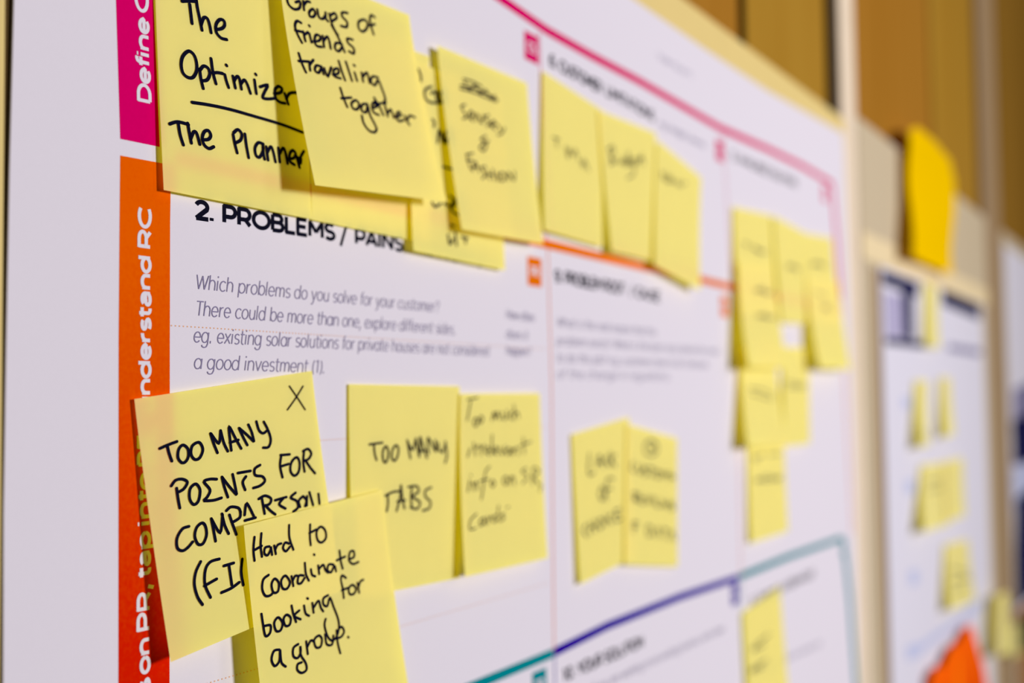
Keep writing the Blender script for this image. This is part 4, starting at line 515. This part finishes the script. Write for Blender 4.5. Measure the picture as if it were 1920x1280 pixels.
# ------------------------------------------------------------------ second and third posters
sx0, sx1 = E['second_l'], E['second_r']
pb = extrude_poly('flip_chart_poster', [(sx0, -860), (sx1, -860), (sx1, E['second_top']), (sx0, E['second_top'])], -1.0, PH, PAPER_B, origin=W(sx0, 0, -860))
tag(pb, 'white poster with a navy header box, on the greige board past the cream post', 'poster')
for i, (c, pts) in enumerate(SECOND_PRINT):
    pts = [(min(max(x, sx0 + 1), sx1 - 1), z) for x, z in pts]
    extrude_poly({'navy': 'header_print', 'lavender': 'header_panel', 'slate': 'header_print', 'pale_blue': 'blue_mark'}[c], pts, PH - .02, H1 + .004 * i, COLS[c], pb)
pc = extrude_poly('cropped_poster', [(E['third_l'] + 6, -860), (3200, -860), (3200, E['third_top']), (E['third_l'] + 6, E['third_top'])], -1.0, PH, PAPER_B, origin=W(E['third_l'], 0, -860))
tag(pc, 'white poster with dark navy print, cropped by the right edge of the photo', 'poster')
for i, (c, pts) in enumerate(THIRD_PRINT):
    pts = [(max(x, E['third_l'] + 8), z) for x, z in pts]
    extrude_poly('picture_print', pts, PH - .02, H1 + .01 * i, COLS[c], pc)

# ------------------------------------------------------------------ sticky notes
def note_point(c, curl, u, v):
    w = ((1 - u) * (1 - v), u * (1 - v), u * v, (1 - u) * v)
    x = sum(w[i] * c[i][0] for i in range(4)); z = sum(w[i] * c[i][2] for i in range(4))
    top = (1 - u) * -c[0][1] + u * -c[1][1]; bot = (1 - u) * -c[3][1] + u * -c[2][1]
    return x, top + (bot - top) * v ** curl, z
def sticky_note(key, label, group, m=NOTE):
    d = NOTES[key]; c, curl = d['corner'], d['curl']
    g = 24
    o0 = note_point(c, curl, .5, 0); org = W(o0[0], o0[1], o0[2])
    vs = [W(*note_point(c, curl, i / g, j / g)) for j in range(g + 1) for i in range(g + 1)]
    fs = [[j * (g + 1) + i, (j + 1) * (g + 1) + i, (j + 1) * (g + 1) + i + 1, j * (g + 1) + i + 1] for j in range(g) for i in range(g)]
    o = mesh('sticky_note', vs, fs, m, None, org, True)
    tag(o, label, 'sticky note', group)
    if d['ink']:
        wmm = math.dist(c[0], c[1]); hmm = math.dist(c[0], c[3])
        pv, pf = [], []
        for st in d['ink']:
            pts = [(st[k] * wmm, st[k + 1] * hmm) for k in range(1, len(st), 2)]
            ribbon(smooth_line(pts), d['pen'] * st[0] * .97, pv, pf, True, 1.28)
        vv = []
        for (a, b) in pv:
            x, h, z = note_point(c, curl, a / wmm, max(b / hmm, 0)); vv.append(W(x, h + .22, z))
        h = mesh('handwriting', vv, pf, INK, None); h.parent = o; h.location = tuple(-q for q in org)
    return o
GP = 'yellow sticky notes on the big canvas poster'
LABELS = {
 'optimizer': 'yellow sticky note reading The Optimizer, underlined, The Planner',
 'behind_pl': 'mostly hidden yellow sticky note under the Groups of friends note, right beside The Planner',
 'list': 'partly hidden yellow sticky note with a list, hanging lower than the Groups note beside it',
 'groups': 'yellow sticky note reading Groups of friends travelling together',
 'fashion': 'yellow sticky note with a crossed out line above the word fashion',
 'time': 'yellow sticky note with one short faint word, just right of the fashion note',
 'budget': 'yellow sticky note with a dark scribbled word, middle of three in the customer limitations box',
 'noise': 'yellow sticky note overlapping the orange line, rightmost in the customer limitations box',
 'pluses': 'top left yellow sticky note of the blurred cluster by the pink side line',
 'pluses_low': 'curled yellow sticky note with two written lines and a dark gap at its left edge',
 'sol_mid': 'yellow sticky note in the top middle of the blurred cluster by the pink side line',
 'sol_right': 'upper yellow sticky note touching the pink side line of the poster',
 'sol_right_low': 'yellow sticky note curling out from the wall over the poster right edge',
 'minus_left': 'yellow sticky note in the behaviour box, directly above the lowest note there',
 'minus_right': 'narrow looking yellow sticky note below the small white gap in the blurred cluster',
 'minus_low': 'lowest yellow sticky note of the cluster, hanging above the teal line',
 'lack': 'tilted yellow sticky note reading lack of choice, left of the overlapping pair',
 'customer': 'yellow sticky note with four blurred lines of writing, right of the overlapping pair',
 'points': 'yellow sticky note reading Too many points for comparison, with an X in its corner',
 'hard': 'yellow sticky note reading Hard to coordinate booking for a group',
 'tabs': 'yellow sticky note reading Too many tabs',
 'much': 'yellow sticky note reading Too much irrelevant info on cards',
 'channel': 'yellow sticky note under the purple tag, below the teal line at the bottom'}
for k, lab in LABELS.items(): sticky_note(k, lab, GP)
GS = 'sticky notes on the navy headed poster'
LAB2 = {
 'side_tag': 'thin looking yellow sticky note between the two navy header blocks',
 'slim_a': 'left one of the two slim yellow notes high on the navy headed poster',
 'slim_b': 'right one of the two slim yellow notes high on the navy headed poster',
 'pair_a': 'left yellow note of the overlapping pair in the middle of the navy headed poster',
 'pair_b': 'right yellow note of the overlapping pair in the middle of the navy headed poster',
 'lone': 'single tilted yellow note above the orange paper'}
for k, lab in LAB2.items(): sticky_note(k, lab, GS, NOTE_FAR)
sticky_note('edge_a', 'yellow note stuck on the taupe post near the bottom right corner', 'yellow notes at the right edge', NOTE_FAR)
sticky_note('edge_b', 'pale yellow note on the cropped poster beside the taupe post', 'yellow notes at the right edge', NOTE_FAR)

# bright yellow card pinned over the top of the second board
def bent_sheet(name, pts, base, depth, m, label, cat, relief=lambda u, v: 0.0):
    cx = sum(p[0] for p in pts) / len(pts); cz = sum(p[1] for p in pts) / len(pts)
    x0 = min(p[0] for p in pts); x1 = max(p[0] for p in pts); z0 = min(p[1] for p in pts); z1 = max(p[1] for p in pts)
    vs, fs, rings = [], [], 10
    n = len(pts)
    dense = []
    for i in range(n):
        for t in range(6):
            a, b = pts[i], pts[(i + 1) % n]; dense.append((a[0] + (b[0] - a[0]) * t / 6, a[1] + (b[1] - a[1]) * t / 6))
    def hgt(x, z, k=0):
        u = (x - x0) / (x1 - x0); v = (z1 - z) / (z1 - z0)
        return depth(u, v) + relief(u, v) * (1 - (k / rings) ** 4)
    vs.append(W(cx, base + hgt(cx, cz), cz))
    for k in range(1, rings + 1):
        for (x, z) in dense:
            xx = cx + (x - cx) * k / rings; zz = cz + (z - cz) * k / rings; vs.append(W(xx, base + hgt(xx, zz, k), zz))
    nd = len(dense)
    for i in range(nd): fs.append([0, 1 + i, 1 + (i + 1) % nd])
    for k in range(rings - 1):
        for i in range(nd): fs.append([1 + k * nd + i, 1 + (k + 1) * nd + i, 1 + (k + 1) * nd + (i + 1) % nd, 1 + k * nd + (i + 1) % nd])
    o = mesh(name, vs, fs, m, None, W(cx, base, z1), True)
    tag(o, label, cat)
    return o
def card_bend(u, v):
    return 2 + 16 * abs(u - .5) ** 1.5 + 6 * v * v + 2.0 * math.sin(9 * v + 4 * u)
card = bent_sheet('yellow_card', CARD, 3.2, card_bend, CARD_M, 'strong yellow card pinned above the navy headed poster', 'card')
op = bent_sheet('orange_paper', ORANGE, 3.0, lambda u, v: 6.0, ORANGE_M, 'orange paper with painted fold shading, cut to a point at the bottom of the navy headed poster', 'paper', lambda u, v: 7 * abs(((u * 3.3 + .3 * v) % 1) * 2 - 1))
for nm, pts, hh, m in (('painted_fold_shade', ORANGE_SHADE, 11.5, mat('fold_shade_red', srgb(206, 38, 0), .9, 0)), ('painted_fold_light', ORANGE_LIT, 12.0, mat('fold_light_amber', srgb(255, 124, 8), .9, 0))):
    fo = extrude_poly(nm, pts, 9.0, hh, m, op)  # light and shade of the folds, painted as flat red and amber patches
